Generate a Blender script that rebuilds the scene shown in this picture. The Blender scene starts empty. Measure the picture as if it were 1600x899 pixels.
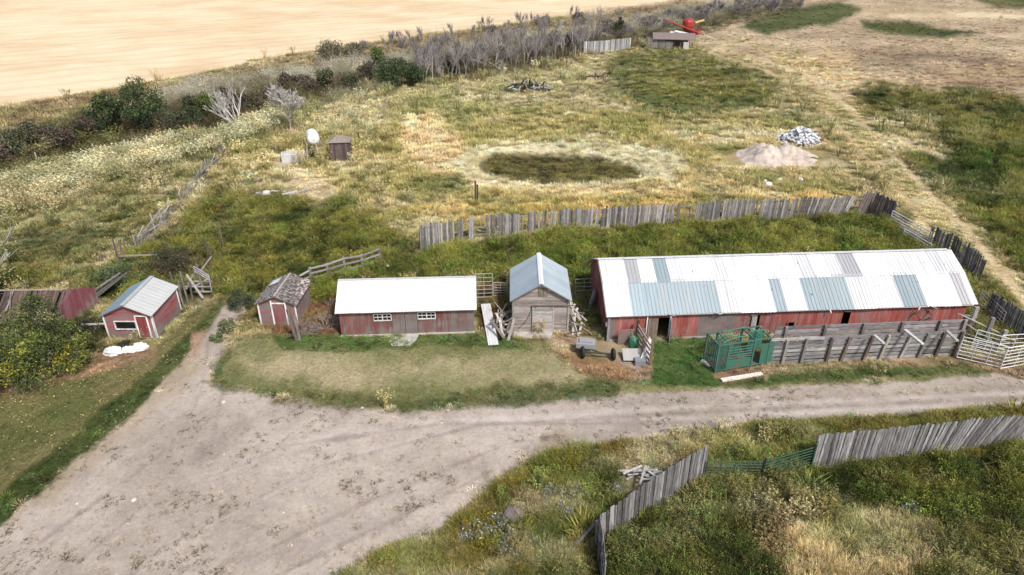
import bpy, math, random
import numpy as np
from mathutils import Vector, Matrix, Euler
random.seed(7); RNG = np.random.default_rng(11)
S = bpy.context.scene
COL = S.collection
R = math.radians
# ---------------------------------------------------------------- camera numbers
FPX = 1067.0; TH = R(28); CH = 26.0
ct, st = math.cos(TH), math.sin(TH)
def G(px, py, z=0.0):
    """point at height z seen at photo position (1600x899)"""
    u = (px-800)/FPX; v = (449.5-py)/FPX
    d = Vector((u, ct+v*st, -st+v*ct))
    t = (CH-z)/(-d.z)
    return Vector((d.x*t, d.y*t, z))
def GH(P, py):
    """height of a point above ground position P that appears at row py"""
    v = (449.5-py)/FPX
    return CH + (-st+v*ct)*P.y/(ct+v*st)
def W2P(x, y, z=0.0):
    f = y*ct+(CH-z)*st
    f = np.maximum(f, 1.0)
    return 800+FPX*x/f, 449.5-FPX*((z-CH)*ct+y*st)/f
def lin(c):
    return tuple((v/255/12.92 if v/255 <= .04045 else ((v/255+.055)/1.055)**2.4) for v in c)
EG = 1.32   # albedo = linear photo colour / EG
def alb(c, k=1.0):
    return tuple(min(.86, v/EG*k) for v in lin(c))
# ---------------------------------------------------------------- tagging
def tag(o, label=None, cat=None, group=None, kind=None):
    if label: o['label'] = label
    if cat: o['category'] = cat
    if group: o['group'] = group
    if kind: o['kind'] = kind
    return o
def empty(name, loc, rz=0, label=None, cat=None, group=None):
    o = bpy.data.objects.new(name, None); COL.objects.link(o)
    o.location = loc; o.rotation_euler = (0, 0, rz); o.empty_display_size = .2
    return tag(o, label, cat, group)
def copy_tree(o, parent=None):
    c = o.copy(); COL.objects.link(c)
    if parent is not None: c.parent = parent
    for ch in list(o.children): copy_tree(ch, c)
    return c
# ---------------------------------------------------------------- mesh collector
class MB:
    def __init__(s, col=(.5, .5, .5)):
        s.v = []; s.f = []; s.c = []; s.r = []; s.col = col; s.st = []
    def add(s, vs, fs, col=None, rnd=None):
        s.st.append((len(s.v), len(s.f))); n = len(s.v); s.v += [tuple(p) for p in vs]
        c = col or s.col; r = random.random() if rnd is None else rnd
        for f in fs:
            s.f.append(tuple(n+i for i in f)); s.c.append(c); s.r.append(r)
    def hexa(s, b, t, col=None, rnd=None):
        s.add(list(b)+list(t), [(3,2,1,0),(4,5,6,7),(0,1,5,4),(1,2,6,5),(2,3,7,6),(3,0,4,7)], col, rnd)
    def box(s, c, d, rz=0, col=None, rnd=None, rx=0, ry=0):
        c = Vector(c); m = Euler((rx, ry, rz)).to_matrix()
        x, y, z = d[0]/2, d[1]/2, d[2]/2
        P = [c+m@Vector(q) for q in ((-x,-y,-z),(x,-y,-z),(x,y,-z),(-x,y,-z),(-x,-y,z),(x,-y,z),(x,y,z),(-x,y,z))]
        s.hexa(P[:4], P[4:], col, rnd)
    def beam(s, a, b, w, h=None, col=None, rnd=None, up=(0, 0, 1)):
        a = Vector(a); b = Vector(b); h = h or w
        d = (b-a); 
        if d.length < 1e-5: return
        d.normalize(); up = Vector(up)
        if abs(d.dot(up)) > .95: up = Vector((0, 1, 0))
        sx = d.cross(up).normalized(); sz = sx.cross(d)
        q = [(-w/2, -h/2), (w/2, -h/2), (w/2, h/2), (-w/2, h/2)]
        s.hexa([a+sx*x+sz*z for x, z in q], [b+sx*x+sz*z for x, z in q], col, rnd)
    def tube(s, a, b, r0, r1=None, n=6, col=None, rnd=None, cap=True):
        a = Vector(a); b = Vector(b); r1 = r0 if r1 is None else r1
        d = b-a
        if d.length < 1e-5: return
        d.normalize(); up = Vector((0, 0, 1)) if abs(d.z) < .9 else Vector((0, 1, 0))
        sx = d.cross(up).normalized(); sy = sx.cross(d)
        vs = []
        for p, r in ((a, r0), (b, r1)):
            for i in range(n):
                t = 2*math.pi*i/n; vs.append(p+sx*math.cos(t)*r+sy*math.sin(t)*r)
        fs = [(i, (i+1) % n, n+(i+1) % n, n+i) for i in range(n)]
        if cap: fs += [tuple(range(n))[::-1], tuple(range(n, 2*n))]
        s.add(vs, fs, col, rnd)
    def path(s, pts, r, n=6, col=None):
        for a, b in zip(pts, pts[1:]): s.tube(a, b, r, n=n, col=col)
    def lathe(s, prof, c=(0, 0, 0), n=16, axis='Z', col=None, rnd=None):
        c = Vector(c); vs = []
        for r, h in prof:
            for i in range(n):
                t = 2*math.pi*i/n; p = Vector((math.cos(t)*r, math.sin(t)*r, h))
                if axis == 'X': p = Vector((p.z, p.x, p.y))
                if axis == 'Y': p = Vector((p.x, p.z, p.y))
                vs.append(c+p)
        m = len(prof); fs = []
        for j in range(m-1):
            for i in range(n): fs.append((j*n+i, j*n+(i+1) % n, (j+1)*n+(i+1) % n, (j+1)*n+i))
        fs += [tuple(range(n))[::-1], tuple(range((m-1)*n, m*n))]
        s.add(vs, fs, col, rnd)
    def prism(s, O, U, N, poly, t0, t1, col=None, rnd=None):
        """poly (u,z) in the plane O+U*u+Z*z, from t0 to t1 along N"""
        a = [O+U*u+Vector((0, 0, z))+N*t0 for u, z in poly]; b = [O+U*u+Vector((0, 0, z))+N*t1 for u, z in poly]
        n = len(poly)
        fs = [tuple(range(n)), tuple(range(2*n-1, n-1, -1))]+[(i, n+i, n+(i+1) % n, (i+1) % n) for i in range(n)]
        s.add(a+b, fs, col, rnd)
    def build(s, name, mat, parent=None, smooth=False, **kw):
        me = bpy.data.meshes.new(name)
        me.from_pydata(s.v, [], s.f); me.update()
        a = me.attributes.new('col', 'FLOAT_COLOR', 'FACE')
        a.data.foreach_set('color', np.array([(*c, 1) for c in s.c], dtype=np.float32).ravel())
        a = me.attributes.new('rnd', 'FLOAT', 'FACE'); a.data.foreach_set('value', np.array(s.r, dtype=np.float32))
        if smooth: me.polygons.foreach_set('use_smooth', [True]*len(s.f))
        me.materials.append(mat)
        o = bpy.data.objects.new(name, me); COL.objects.link(o)
        if parent is not None: o.parent = parent
        return tag(o, **kw) if kw else o
def build_each(mb, name, mat, parent):
    """one mesh per separate piece"""
    st = mb.st+[(len(mb.v), len(mb.f))]
    for (v0, f0), (v1, f1) in zip(st, st[1:]):
        m = MB(mb.col); m.v = mb.v[v0:v1]; m.f = [tuple(i-v0 for i in f) for f in mb.f[f0:f1]]; m.c = mb.c[f0:f1]; m.r = mb.r[f0:f1]
        m.build(name, mat, parent)
def shade(c, a, b):
    k = random.uniform(a, b); return tuple(v*k for v in c)
# ---------------------------------------------------------------- materials
def N(nt, t, **kw):
    n = nt.nodes.new(t)
    for k, v in kw.items(): setattr(n, k, v)
    return n
def new_mat(name):
    m = bpy.data.materials.new(name); m.use_nodes = True
    nt = m.node_tree; b = nt.nodes['Principled BSDF']
    return m, nt, b
def mixc(nt, fac, a, b, mode='MIX'):
    n = N(nt, 'ShaderNodeMix', data_type='RGBA', blend_type=mode)
    for i, v in ((0, fac), (6, a), (7, b)):
        if hasattr(v, 'is_linked'): nt.links.new(v, n.inputs[i])
        else: n.inputs[i].default_value = v if i == 0 else (*v[:3], 1)
    return n.outputs[2]
def maprange(nt, src, a, b, c, d):
    n = N(nt, 'ShaderNodeMapRange'); nt.links.new(src, n.inputs[0])
    for i, v in enumerate((a, b, c, d)): n.inputs[i+1].default_value = v
    return n.outputs[0]
def noise(nt, scale, stretch=(1, 1, 1), detail=4, rough=.6, coord='Object'):
    tc = N(nt, 'ShaderNodeTexCoord'); mp = N(nt, 'ShaderNodeMapping'); mp.inputs['Scale'].default_value = stretch
    nt.links.new(tc.outputs[coord], mp.inputs[0])
    n = N(nt, 'ShaderNodeTexNoise'); n.inputs['Scale'].default_value = scale
    n.inputs['Detail'].default_value = detail; n.inputs['Roughness'].default_value = rough
    nt.links.new(mp.outputs[0], n.inputs[0]); return n.outputs[0]
def attr(nt, name, out='Color', typ='GEOMETRY'):
    n = N(nt, 'ShaderNodeAttribute', attribute_name=name, attribute_type=typ); return n.outputs[out]
def val_hsv(nt, col, v, sat=1.0, h=.5):
    n = N(nt, 'ShaderNodeHueSaturation'); n.inputs['Hue'].default_value = h; n.inputs['Saturation'].default_value = sat
    nt.links.new(v, n.inputs['Value']); nt.links.new(col, n.inputs['Color']); return n.outputs[0]
def surf(name, rough=.85, metal=0, ns=3, stretch=(1, 1, 1), amp=.35, rv=.3, bump=.3, spec=.3, blotch=None, blotch_amt=.5):
    """base colour from 'col', varied by noise and per-piece 'rnd'"""
    m, nt, b = new_mat(name)
    c = attr(nt, 'col'); r = attr(nt, 'rnd', 'Fac')
    n1 = noise(nt, ns, stretch, 6, .65)
    v1 = maprange(nt, n1, .28, .72, 1-amp, 1+amp); v2 = maprange(nt, r, 0, 1, 1-rv, 1+rv)
    mu = N(nt, 'ShaderNodeMath', operation='MULTIPLY'); nt.links.new(v1, mu.inputs[0]); nt.links.new(v2, mu.inputs[1])
    c = val_hsv(nt, c, mu.outputs[0])
    if blotch:
        n2 = noise(nt, ns*.37, stretch, 5, .7)
        c = mixc(nt, maprange(nt, n2, .5, .68, 0, blotch_amt), c, blotch)
    nt.links.new(c, b.inputs['Base Color'])
    b.inputs['Roughness'].default_value = rough; b.inputs['Metallic'].default_value = metal
    b.inputs['Specular IOR Level'].default_value = spec
    if bump:
        bp = N(nt, 'ShaderNodeBump'); bp.inputs['Strength'].default_value = bump; bp.inputs['Distance'].default_value = .03
        nt.links.new(n1, bp.inputs['Height']); nt.links.new(bp.outputs[0], b.inputs['Normal'])
    return m
def painted(name, wood=(.17, .15, .14), stretch=(5, 5, .6), lo=.4, hi=.68):
    """old paint flaking off boards; 'rnd' is how worn a board is"""
    m, nt, b = new_mat(name)
    c = attr(nt, 'col'); r = attr(nt, 'rnd', 'Fac')
    n1 = noise(nt, 1.3, stretch, 7, .72); n2 = noise(nt, .45, (1, 1, 1.6), 4, .6)
    n3 = noise(nt, 9, (stretch[0], stretch[1], stretch[2]), 3, .6)
    s = N(nt, 'ShaderNodeMath', operation='ADD'); nt.links.new(maprange(nt, n1, .3, .7, 0, .6), s.inputs[0]); nt.links.new(maprange(nt, n2, .3, .7, 0, .4), s.inputs[1])
    s2 = N(nt, 'ShaderNodeMath', operation='ADD'); nt.links.new(s.outputs[0], s2.inputs[0]); nt.links.new(maprange(nt, r, 0, 1, -.38, .38), s2.inputs[1])
    ge = N(nt, 'ShaderNodeTexCoord'); sx = N(nt, 'ShaderNodeSeparateXYZ'); nt.links.new(ge.outputs['Object'], sx.inputs[0])
    lowz = maprange(nt, sx.outputs[2], .1, .9, .16, 0); s3 = N(nt, 'ShaderNodeMath', operation='ADD'); nt.links.new(s2.outputs[0], s3.inputs[0]); nt.links.new(lowz, s3.inputs[1])
    f = maprange(nt, s3.outputs[0], lo, hi, .06, .92)
    w = val_hsv(nt, mixc(nt, n3, tuple(v*.6 for v in wood), tuple(v*1.6 for v in wood)), maprange(nt, n2, .3, .7, .75, 1.25))
    c = val_hsv(nt, c, maprange(nt, n3, .3, .7, .72, 1.28))
    n4 = noise(nt, .8, (stretch[0]*.5, stretch[1]*.5, stretch[2]*.5), 5, .7); fd = N(nt, 'ShaderNodeHueSaturation'); fd.inputs['Saturation'].default_value = .62; fd.inputs['Value'].default_value = 1.55; nt.links.new(c, fd.inputs['Color'])
    c = mixc(nt, maprange(nt, n4, .42, .68, 0, .7), c, fd.outputs[0])
    c = mixc(nt, f, c, w)
    nt.links.new(c, b.inputs['Base Color']); b.inputs['Roughness'].default_value = .85; b.inputs['Specular IOR Level'].default_value = .25
    bp = N(nt, 'ShaderNodeBump'); bp.inputs['Strength'].default_value = .35; bp.inputs['Distance'].default_value = .02
    nt.links.new(n1, bp.inputs['Height']); nt.links.new(bp.outputs[0], b.inputs['Normal'])
    return m
M = {}
M['wood'] = surf('weathered_wood', ns=2.2, stretch=(5, 5, .8), amp=.55, rv=.38, bump=.4)
M['woodh'] = surf('weathered_wood_horizontal', ns=2.2, stretch=(.8, 5, 6), amp=.45, rv=.28, bump=.4)
M['redv'] = painted('red_paint_vertical_boards')
M['redh'] = painted('red_paint_lap_boards', stretch=(.6, .6, 5))
M['trim'] = painted('white_trim_paint', wood=(.3, .26, .23), lo=.5, hi=.8)
M['tin'] = surf('roof_tin', rough=.45, ns=1.3, stretch=(4.5, .4, .4), amp=.12, rv=.06, bump=.05, spec=.5, blotch=(.33, .29, .26), blotch_amt=.38)
M['galv'] = surf('galvanised_roof_sheet', rough=.38, metal=.25, ns=1.2, stretch=(1, 1, 1), amp=.1, rv=.07, bump=.05, spec=.5)
M['shingle'] = surf('old_wood_shingles', ns=6, stretch=(3, 1, 1), amp=.6, rv=.5, bump=.8)
M['metal'] = surf('painted_pipe', rough=.45, ns=3, amp=.18, rv=.1, bump=.05, spec=.5, blotch=(.2, .09, .05), blotch_amt=.5)
M['concrete'] = surf('concrete', ns=2, amp=.22, rv=.1, bump=.3, blotch=(.3, .27, .23), blotch_amt=.5)
M['rubber'] = surf('rubber', rough=.7, ns=5, amp=.3, rv=.1)
M['plastic'] = surf('plastic_sheet', rough=.4, ns=4, amp=.12, rv=.1, bump=.5)
M['earth'] = surf('piled_earth', rough=.95, ns=1.3, amp=.3, rv=.06, bump=1.0, blotch=(.22, .17, .12), blotch_amt=.6)
M['bark'] = surf('bark', ns=4, stretch=(3, 3, 1), amp=.35, rv=.2)
M['leaf'] = surf('leaves', rough=.75, ns=.9, amp=.3, rv=.45, bump=0)
M['rust'] = surf('rusty_iron', rough=.8, ns=5, amp=.4, rv=.3)
m, nt, b = new_mat('window_glass'); b.inputs['Base Color'].default_value = (.012, .014, .015, 1); b.inputs['Roughness'].default_value = .12; b.inputs['Specular IOR Level'].default_value = .35; M['glass'] = m
# colours (albedo)
RED = (.235, .055, .05); RED2 = (.27, .058, .042); GREYW = (.25, .235, .225); DARKW = (.13, .115, .105); WHITE = (.76, .76, .75); SHEET = (.38, .43, .46)
# ================================================================ GROUND FIELD
def vhash(ix, iy, seed):
    h = (ix.astype(np.int64)*374761393+iy.astype(np.int64)*668265263+seed*1442695041) & 0xffffffff
    h = ((h ^ (h >> 13))*1274126177) & 0xffffffff
    return ((h ^ (h >> 16)) & 0xffff)/65535.0
def vnoise(x, y, seed=0):
    ix = np.floor(x); iy = np.floor(y); fx = x-ix; fy = y-iy
    fx = fx*fx*(3-2*fx); fy = fy*fy*(3-2*fy)
    a = vhash(ix, iy, seed); b = vhash(ix+1, iy, seed); c = vhash(ix, iy+1, seed); d = vhash(ix+1, iy+1, seed)
    return (a*(1-fx)+b*fx)*(1-fy)+(c*(1-fx)+d*fx)*fy
def fbm(x, y, seed=0, o=4):
    s = 0; a = .5; t = 0
    for i in range(o):
        s = s+a*vnoise(x*2**i+17.3*i, y*2**i-9.1*i, seed+i); t += a; a *= .55
    return s/t
def sdpoly(px, py, poly):
    P = np.array(poly, dtype=float); n = len(P)
    d = np.full(px.shape, 1e18); ins = np.zeros(px.shape, bool)
    for i in range(n):
        ax, ay = P[i]; bx, by = P[(i+1) % n]
        ex, ey = bx-ax, by-ay; wx, wy = px-ax, py-ay
        t = np.clip((wx*ex+wy*ey)/(ex*ex+ey*ey+1e-9), 0, 1)
        d = np.minimum(d, (wx-t*ex)**2+(wy-t*ey)**2)
        c = ((ay > py) != (by > py)) & (px < (bx-ax)*(py-ay)/((by-ay) if by != ay else 1e-9)+ax)
        ins ^= c
    d = np.sqrt(d); return np.where(ins, d, -d)
def sdline(px, py, pts, w):
    d = np.full(px.shape, 1e18)
    for (ax, ay, wa), (bx, by, wb) in zip(pts, pts[1:]):
        ex, ey = bx-ax, by-ay; wx, wy = px-ax, py-ay
        t = np.clip((wx*ex+wy*ey)/(ex*ex+ey*ey), 0, 1)
        d = np.minimum(d, np.hypot(wx-t*ex, wy-t*ey)-(wa+(wb-wa)*t)*w)
    return -d
def ell(cx, cy, rx, ry, n=28, rot=0):
    return [(cx+rx*math.cos(t)*math.cos(rot)-ry*math.sin(t)*math.sin(rot), cy+rx*math.cos(t)*math.sin(rot)+ry*math.sin(t)*math.cos(rot)) for t in [2*math.pi*i/n for i in range(n)]]
# vegetation vector: (dry grass, weed, reed, silver, short) densities ; h height factor ; dirt mask
# name, shape, colourA, colourB, feather, warp, (grass,weed,reed,silver,short), height, dirt, noise scale(m)
RG = []
def reg(shape, a, b, f=6, w=10, veg=(0, 0, 0, 0, 0), h=.5, dirt=0, ns=3.0, op=1.0):
    RG.append((shape, a, b, f, w, veg, h, dirt, ns, op))
# --- far right plain and far meadow
reg([(900, 30), (1050, -60), (1100, -117), (2600, -117), (2600, 330), (1600, 170), (1440, 150), (1290, 130), (1180, 100), (1080, 62)], (204, 180, 146), (170, 147, 116), 12, 14, (.35, .1, 0, .06, .4), .3, 0, 9)
reg(ell(1450, 20, 120, 10), (205, 180, 140), (180, 160, 120), 10, 8, (.3, 0, 0, 0, .3), .3, 0, 9, .8)
reg([(1350, 110), (1600, 95), (1700, 130), (1500, 140)], (178, 150, 112), (140, 112, 90), 14, 14, (.3, .1, 0, .1, .3), .3, 0, 9, .8)
reg(ell(1440, 88, 130, 14, rot=.06), (128, 105, 88), (158, 132, 105), 14, 14, (.3, .2, 0, .1, .3), .3, 0, 8, .8)
reg(ell(1500, 24, 110, 4), (222, 198, 158), (205, 180, 140), 4, 5, (.1, 0, 0, 0, .2), .2, 0, 8)
reg([(1480, 18), (1640, 24), (1640, 31), (1500, 26)], (235, 212, 170), (215, 195, 150), 3, 4)
reg([(1345, 33), (1420, 36), (1535, 52), (1470, 60), (1385, 52), (1350, 42)], (70, 80, 45), (95, 98, 52), 5, 5, (.1, .6, 0, 0, .5), .3, 0, 6)
reg([(1158, 42), (1200, 22), (1310, 4), (1345, 16), (1290, 38), (1200, 50)], (82, 92, 52), (105, 108, 62), 5, 6, (.1, .6, 0, 0, .5), .3, 0, 6)
reg([(1520, -2), (1700, -8), (1700, 18), (1560, 12)], (90, 95, 50), (120, 118, 70), 5, 5, (.1, .5, 0, 0, .5), .3, 0, 6)
# --- stubble field
reg([(-2600, 700), (-400, 262), (0, 168), (180, 137), (300, 116), (450, 87), (600, 64), (700, 50), (780, 38), (900, 22), (1040, 2), (1120, -40), (1150, -117), (-2600, -117)], (246, 222, 180), (232, 202, 156), 3, 3, (0, 0, 0, 0, 0), .1, .0, 16)
# brown strip under field edge
reg([(-400, 275), (0, 172), (180, 142), (300, 121), (450, 92), (600, 69), (780, 43), (900, 27), (1060, 4), (1100, 4), (960, 32), (780, 62), (600, 92), (450, 112), (300, 142), (180, 165), (0, 205), (-400, 310)], (135, 112, 84), (160, 138, 100), 4, 5, (.5, .3, 0, .1, 0), .7, 0, 5)
# dark brushy belt
reg([(-300, 290), (0, 215), (180, 165), (330, 150), (480, 130), (640, 100), (900, 60), (1180, 10), (1250, 10), (1000, 72), (820, 118), (640, 150), (540, 158), (470, 165), (380, 190), (250, 228), (60, 268), (0, 300), (-300, 380)], (76, 66, 50), (108, 100, 70), 6, 8, (.3, .6, 0, .3, 0), .9, 0, 4)
# silver willow band
reg([(225, 160), (330, 132), (470, 112), (600, 90), (760, 66), (900, 48), (1060, 16), (1180, 2), (1240, 8), (1060, 40), (900, 66), (760, 92), (600, 118), (500, 136), (400, 148), (300, 172), (240, 182)], (176, 170, 148), (130, 124, 98), 5, 7, (.1, .1, 0, 1.0, 0), 1.0, 0, 4)
reg([(500, 158), (600, 130), (660, 135), (600, 160), (520, 175)], (160, 155, 130), (120, 118, 80), 5, 7, (.1, .2, 0, .9, 0), .7, 0, 4)
# meadow under the belt, yellow green
reg([(430, 185), (560, 160), (660, 135), (820, 118), (900, 100), (960, 110), (900, 150), (760, 190), (640, 205), (520, 210)], (158, 152, 98), (182, 168, 128), 8, 10, (.7, .3, .05, .15, 0), .5, 0, 4)
reg([(780, 150), (950, 130), (1000, 180), (900, 200), (780, 190)], (190, 172, 138), (150, 140, 92), 8, 12, (.7, .2, 0, .15, 0), .4, 0, 4, .8)
# cream reeds
reg([(-300, 370), (0, 292), (130, 256), (260, 230), (360, 212), (430, 180), (470, 172), (440, 205), (350, 240), (260, 268), (120, 305), (0, 342), (-300, 430)], (196, 188, 154), (150, 144, 98), 6, 7, (.3, .1, .75, .15, 0), .9, 0, 3)
reg([(0, 225), (60, 222), (180, 190), (200, 240), (80, 262), (0, 280)], (70, 64, 44), (110, 108, 62), 5, 6, (.2, .7, .1, .2, 0), .8, 0, 3)
# left olive meadow
reg([(-300, 430), (0, 345), (120, 305), (340, 240), (330, 280), (230, 360), (150, 420), (0, 455), (-300, 560)], (100, 102, 54), (136, 124, 76), 8, 12, (.45, .6, .02, 0, 0), .45, 0, 4)
reg(ell(130, 320, 190, 22, rot=-.25), (178, 160, 124), (146, 138, 88), 8, 9, (.7, .1, .1, 0, 0), .4, 0, 4, .7)
reg(ell(30, 330, 60, 16), (200, 180, 145), (170, 155, 110), 8, 8, (.4, 0, .1, 0, 0), .3, 0, 4, .7)
reg(ell(60, 385, 130, 26, rot=-.1), (70, 78, 42), (96, 96, 50), 10, 10, (.3, .3, 0, 0, .3), .3, 0, 4, .8)
# around trough / tank
reg([(350, 235), (420, 215), (560, 215), (640, 230), (620, 300), (500, 330), (430, 290), (350, 300)], (184, 164, 112), (152, 142, 82), 9, 12, (.8, .2, .05, .02, 0), .5, 0, 4)
reg([(408, 228), (450, 235), (478, 260), (522, 290), (540, 315), (505, 328), (462, 300), (420, 268)], (216, 192, 150), (184, 158, 122), 5, 10, (.5, 0, 0, 0, 0), .25, 0, 2.5)
reg(ell(530, 325, 30, 20), (110, 118, 60), (90, 100, 50), 6, 8, (.2, .7, 0, 0, 0), .5, 0, 2.5)
# central meadow halo of the pen
reg(ell(860, 250, 250, 78), (176, 156, 104), (146, 138, 74), 14, 22, (.9, .25, 0, .03, 0), .5, 0, 4.5)
reg([(600, 200), (760, 180), (1000, 180), (1160, 190), (1180, 280), (1080, 320), (820, 320), (620, 310)], (168, 150, 92), (148, 140, 72), 14, 16, (.8, .3, 0, .02, 0), .5, 0, 3.5, .7)
reg(ell(680, 235, 55, 34, rot=.6), (224, 196, 150), (196, 166, 118), 8, 10, (.7, 0, .0, 0, 0), .5, 0, 2.5)
reg([(640, 250), (720, 290), (860, 305), (1080, 305), (1080, 290), (860, 292), (730, 280), (660, 235)], (224, 198, 152), (200, 172, 124), 8, 8, (.7, 0, .0, 0, 0), .4, 0, 2.5)
reg(ell(890, 260, 188, 36), (232, 222, 178), (198, 184, 136), 3, 4, (.12, .05, 0, .3, 0), .3, 0, 1.0)
reg(ell(880, 264, 128, 25, rot=.05), (80, 74, 44), (128, 118, 72), 4, 5, (.05, .95, 0, .05, 0), .36, 0, 0.9)
reg(ell(680, 292, 50, 18), (104, 110, 62), (130, 130, 70), 6, 8, (.2, .8, 0, 0, 0), .5, 0, 2.5, .8)
# green patch upper centre
reg([(925, 100), (960, 78), (1050, 78), (1140, 100), (1215, 118), (1240, 142), (1180, 176), (1060, 178), (965, 160), (945, 130)], (92, 98, 54), (136, 130, 70), 14, 16, (.3, .8, 0, 0, 0), .5, 0, 4)
reg([(990, 150), (1100, 160), (1190, 160), (1170, 178), (1040, 176)], (76, 92, 52), (98, 108, 60), 10, 10, (.1, .6, 0, 0, .4), .3, 0, 4)
reg(ell(1110, 128, 70, 10, rot=.15), (140, 128, 66), (110, 108, 54), 6, 8, (.3, .8, 0, 0, 0), .5, 0, 4, .8)
reg([(1180, 70), (1330, 80), (1380, 170), (1300, 190), (1240, 130)], (188, 158, 112), (206, 182, 140), 12, 12, (.6, .1, 0, .05, 0), .35, 0, 5)
reg([(1050, 180), (1200, 170), (1300, 190), (1290, 290), (1330, 310), (1200, 320), (1080, 300), (1100, 240)], (164, 150, 88), (188, 166, 118), 10, 14, (.8, .3, 0, .05, 0), .45, 0, 4, .8)
# right dark weeds
reg([(1320, 140), (1420, 128), (1540, 148), (1700, 180), (1700, 240), (1560, 215), (1450, 200), (1360, 180)], (74, 82, 42), (130, 120, 66), 12, 20, (.25, 1, 0, .02, 0), .6, 0, 4)
reg([(1400, 240), (1470, 205), (1580, 215), (1750, 240), (1900, 500), (1650, 470), (1590, 410), (1500, 340), (1430, 280)], (66, 78, 34), (122, 118, 56), 12, 20, (.2, 1.1, 0, 0, 0), .7, 0, 4)
reg(ell(1500, 262, 70, 22, rot=.2), (50, 64, 28), (76, 86, 38), 9, 12, (.05, 1, 0, 0, 0), .8, 0, 3)
# trail
TR = [(1600, 500, 36), (1520, 400, 32), (1440, 315, 27), (1372, 240, 22), (1318, 180, 17), (1255, 120, 8), (1165, 92, 4), (1130, 78, 3), (1160, 62, 2)]
reg(('L', TR, 1.0), (190, 172, 122), (160, 146, 92), 9, 12, (.6, .1, 0, .05, 0), .28, .0, 3)
reg(('L', [(1612, 480, 7), (1530, 382, 6), (1452, 300, 5), (1385, 230, 4), (1330, 172, 3), (1262, 116, 2), (1170, 88, 1.3), (1125, 76, 1), (1150, 62, 1)], 1.0), (218, 196, 154), (196, 172, 128), 3, 4, (.1, 0, 0, 0, .2), .2, .3, 2)
reg(('L', [(1585, 515, 6), (1495, 405, 5.5), (1418, 315, 5), (1352, 245, 4), (1300, 185, 3), (1240, 128, 1.5), (1150, 96, 1), (1108, 82, 1), (1140, 62, 1)], 1.0), (214, 190, 146), (190, 164, 118), 3, 4, (.1, 0, 0, 0, .2), .2, .3, 2)
reg(ell(1420, 228, 60, 14, rot=.3), (206, 188, 148), (180, 160, 112), 8, 10, (.4, 0, 0, .05, 0), .3, 0, 3)
# strip outside back fence, pale by its left end
reg([(560, 340), (700, 325), (1000, 312), (1300, 290), (1350, 300), (1330, 330), (1000, 345), (700, 365), (640, 385), (560, 372)], (160, 142, 66), (190, 160, 96), 8, 10, (.9, .2, 0, 0, 0), .5, 0, 3)
reg([(575, 355), (640, 335), (730, 335), (700, 352), (640, 375), (585, 375)], (206, 192, 148), (176, 160, 108), 6, 8, (.4, .1, 0, .15, 0), .3, 0, 2)
# left dark weeds
reg([(225, 370), (330, 285), (440, 290), (520, 330), (590, 355), (655, 385), (640, 400), (500, 450), (400, 500), (340, 470), (290, 480), (130, 480), (110, 440), (-200, 480), (-200, 430), (160, 420)], (70, 76, 36), (118, 114, 52), 12, 18, (.12, 1.15, 0, 0, 0), .6, 0, 3)
reg([(240, 375), (340, 395), (330, 450), (260, 420)], (84, 66, 48), (70, 66, 40), 8, 10, (.3, .7, 0, 0, 0), .6, 0, 3)
reg(('L', [(215, 388, 5), (255, 352, 5), (300, 300, 4), (350, 240, 3)], 1), (150, 142, 128), (110, 102, 84), 3, 4, (.3, .1, 0, .7, 0), .45, 0, 1.5)
# corral greens
reg([(470, 500), (490, 440), (600, 398), (660, 392), (900, 362), (1330, 338), (1400, 350), (1460, 390), (1530, 440), (1560, 540), (1500, 530), (1500, 400), (930, 420), (930, 520), (905, 520), (905, 440), (780, 440), (780, 520), (745, 515), (745, 440), (530, 440), (530, 515)], (80, 88, 38), (124, 124, 58), 6, 6, (.05, 1.25, 0, 0, 0), .95, 0, 3)
reg([(1500, 430), (1540, 430), (1640, 540), (1700, 600), (1600, 560), (1530, 530)], (92, 92, 46), (120, 112, 60), 6, 6, (.3, .8, 0, 0, 0), .6, 0, 3)
reg([(745, 440), (792, 440), (795, 520), (750, 520)], (96, 72, 52), (120, 92, 66), 4, 5, (.3, .4, 0, 0, 0), .4, .3, 1)
reg([(380, 470), (410, 470), (400, 515), (370, 505)], (140, 104, 66), (110, 84, 54), 6, 6, (.6, .2, 0, 0, 0), .4, 0, 1)
reg([(460, 480), (535, 470), (540, 525), (470, 530), (400, 515)], (138, 98, 70), (112, 84, 62), 5, 6, (.5, .1, 0, 0, 0), .4, .3, 1)
# dirt yard and road
reg([(342, 470), (392, 470), (372, 500), (330, 590), (440, 622), (640, 640), (780, 628), (960, 612), (1400, 592), (1540, 583), (1800, 575), (2400, 560), (2400, 600), (1800, 630), (1600, 640), (1500, 645), (1200, 662), (1000, 690), (880, 702), (800, 735), (740, 790), (690, 835), (600, 862), (540, 900), (420, 1100), (300, 1700), (-3000, 1700), (-600, 1100), (0, 818), (60, 760), (200, 640), (290, 540), (325, 485)], (194, 181, 168), (172, 160, 147), 5, 9, (.0, .0, 0, 0, .06), .25, 1, 5)
reg([(0, 815), (60, 758), (200, 638), (300, 540), (335, 560), (240, 640), (120, 740), (0, 850)], (186, 168, 146), (160, 146, 120), 12, 14, (.02, .02, 0, 0, .1), .2, 1, 3, .8)
reg([(1000, 640), (1250, 615), (1620, 600), (1620, 612), (1250, 632), (1000, 660)], (150, 138, 120), (174, 160, 146), 10, 12, (.03, .05, 0, 0, .2), .2, 1, 2.5, .7)
reg(('L', [(300, 720, 18), (420, 640, 10), (520, 650, 6), (640, 600, 1)], 1), (166, 152, 141), (146, 134, 124), 14, 14, (0, .02, 0, 0, .08), .2, 1, 3, .55)
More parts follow.
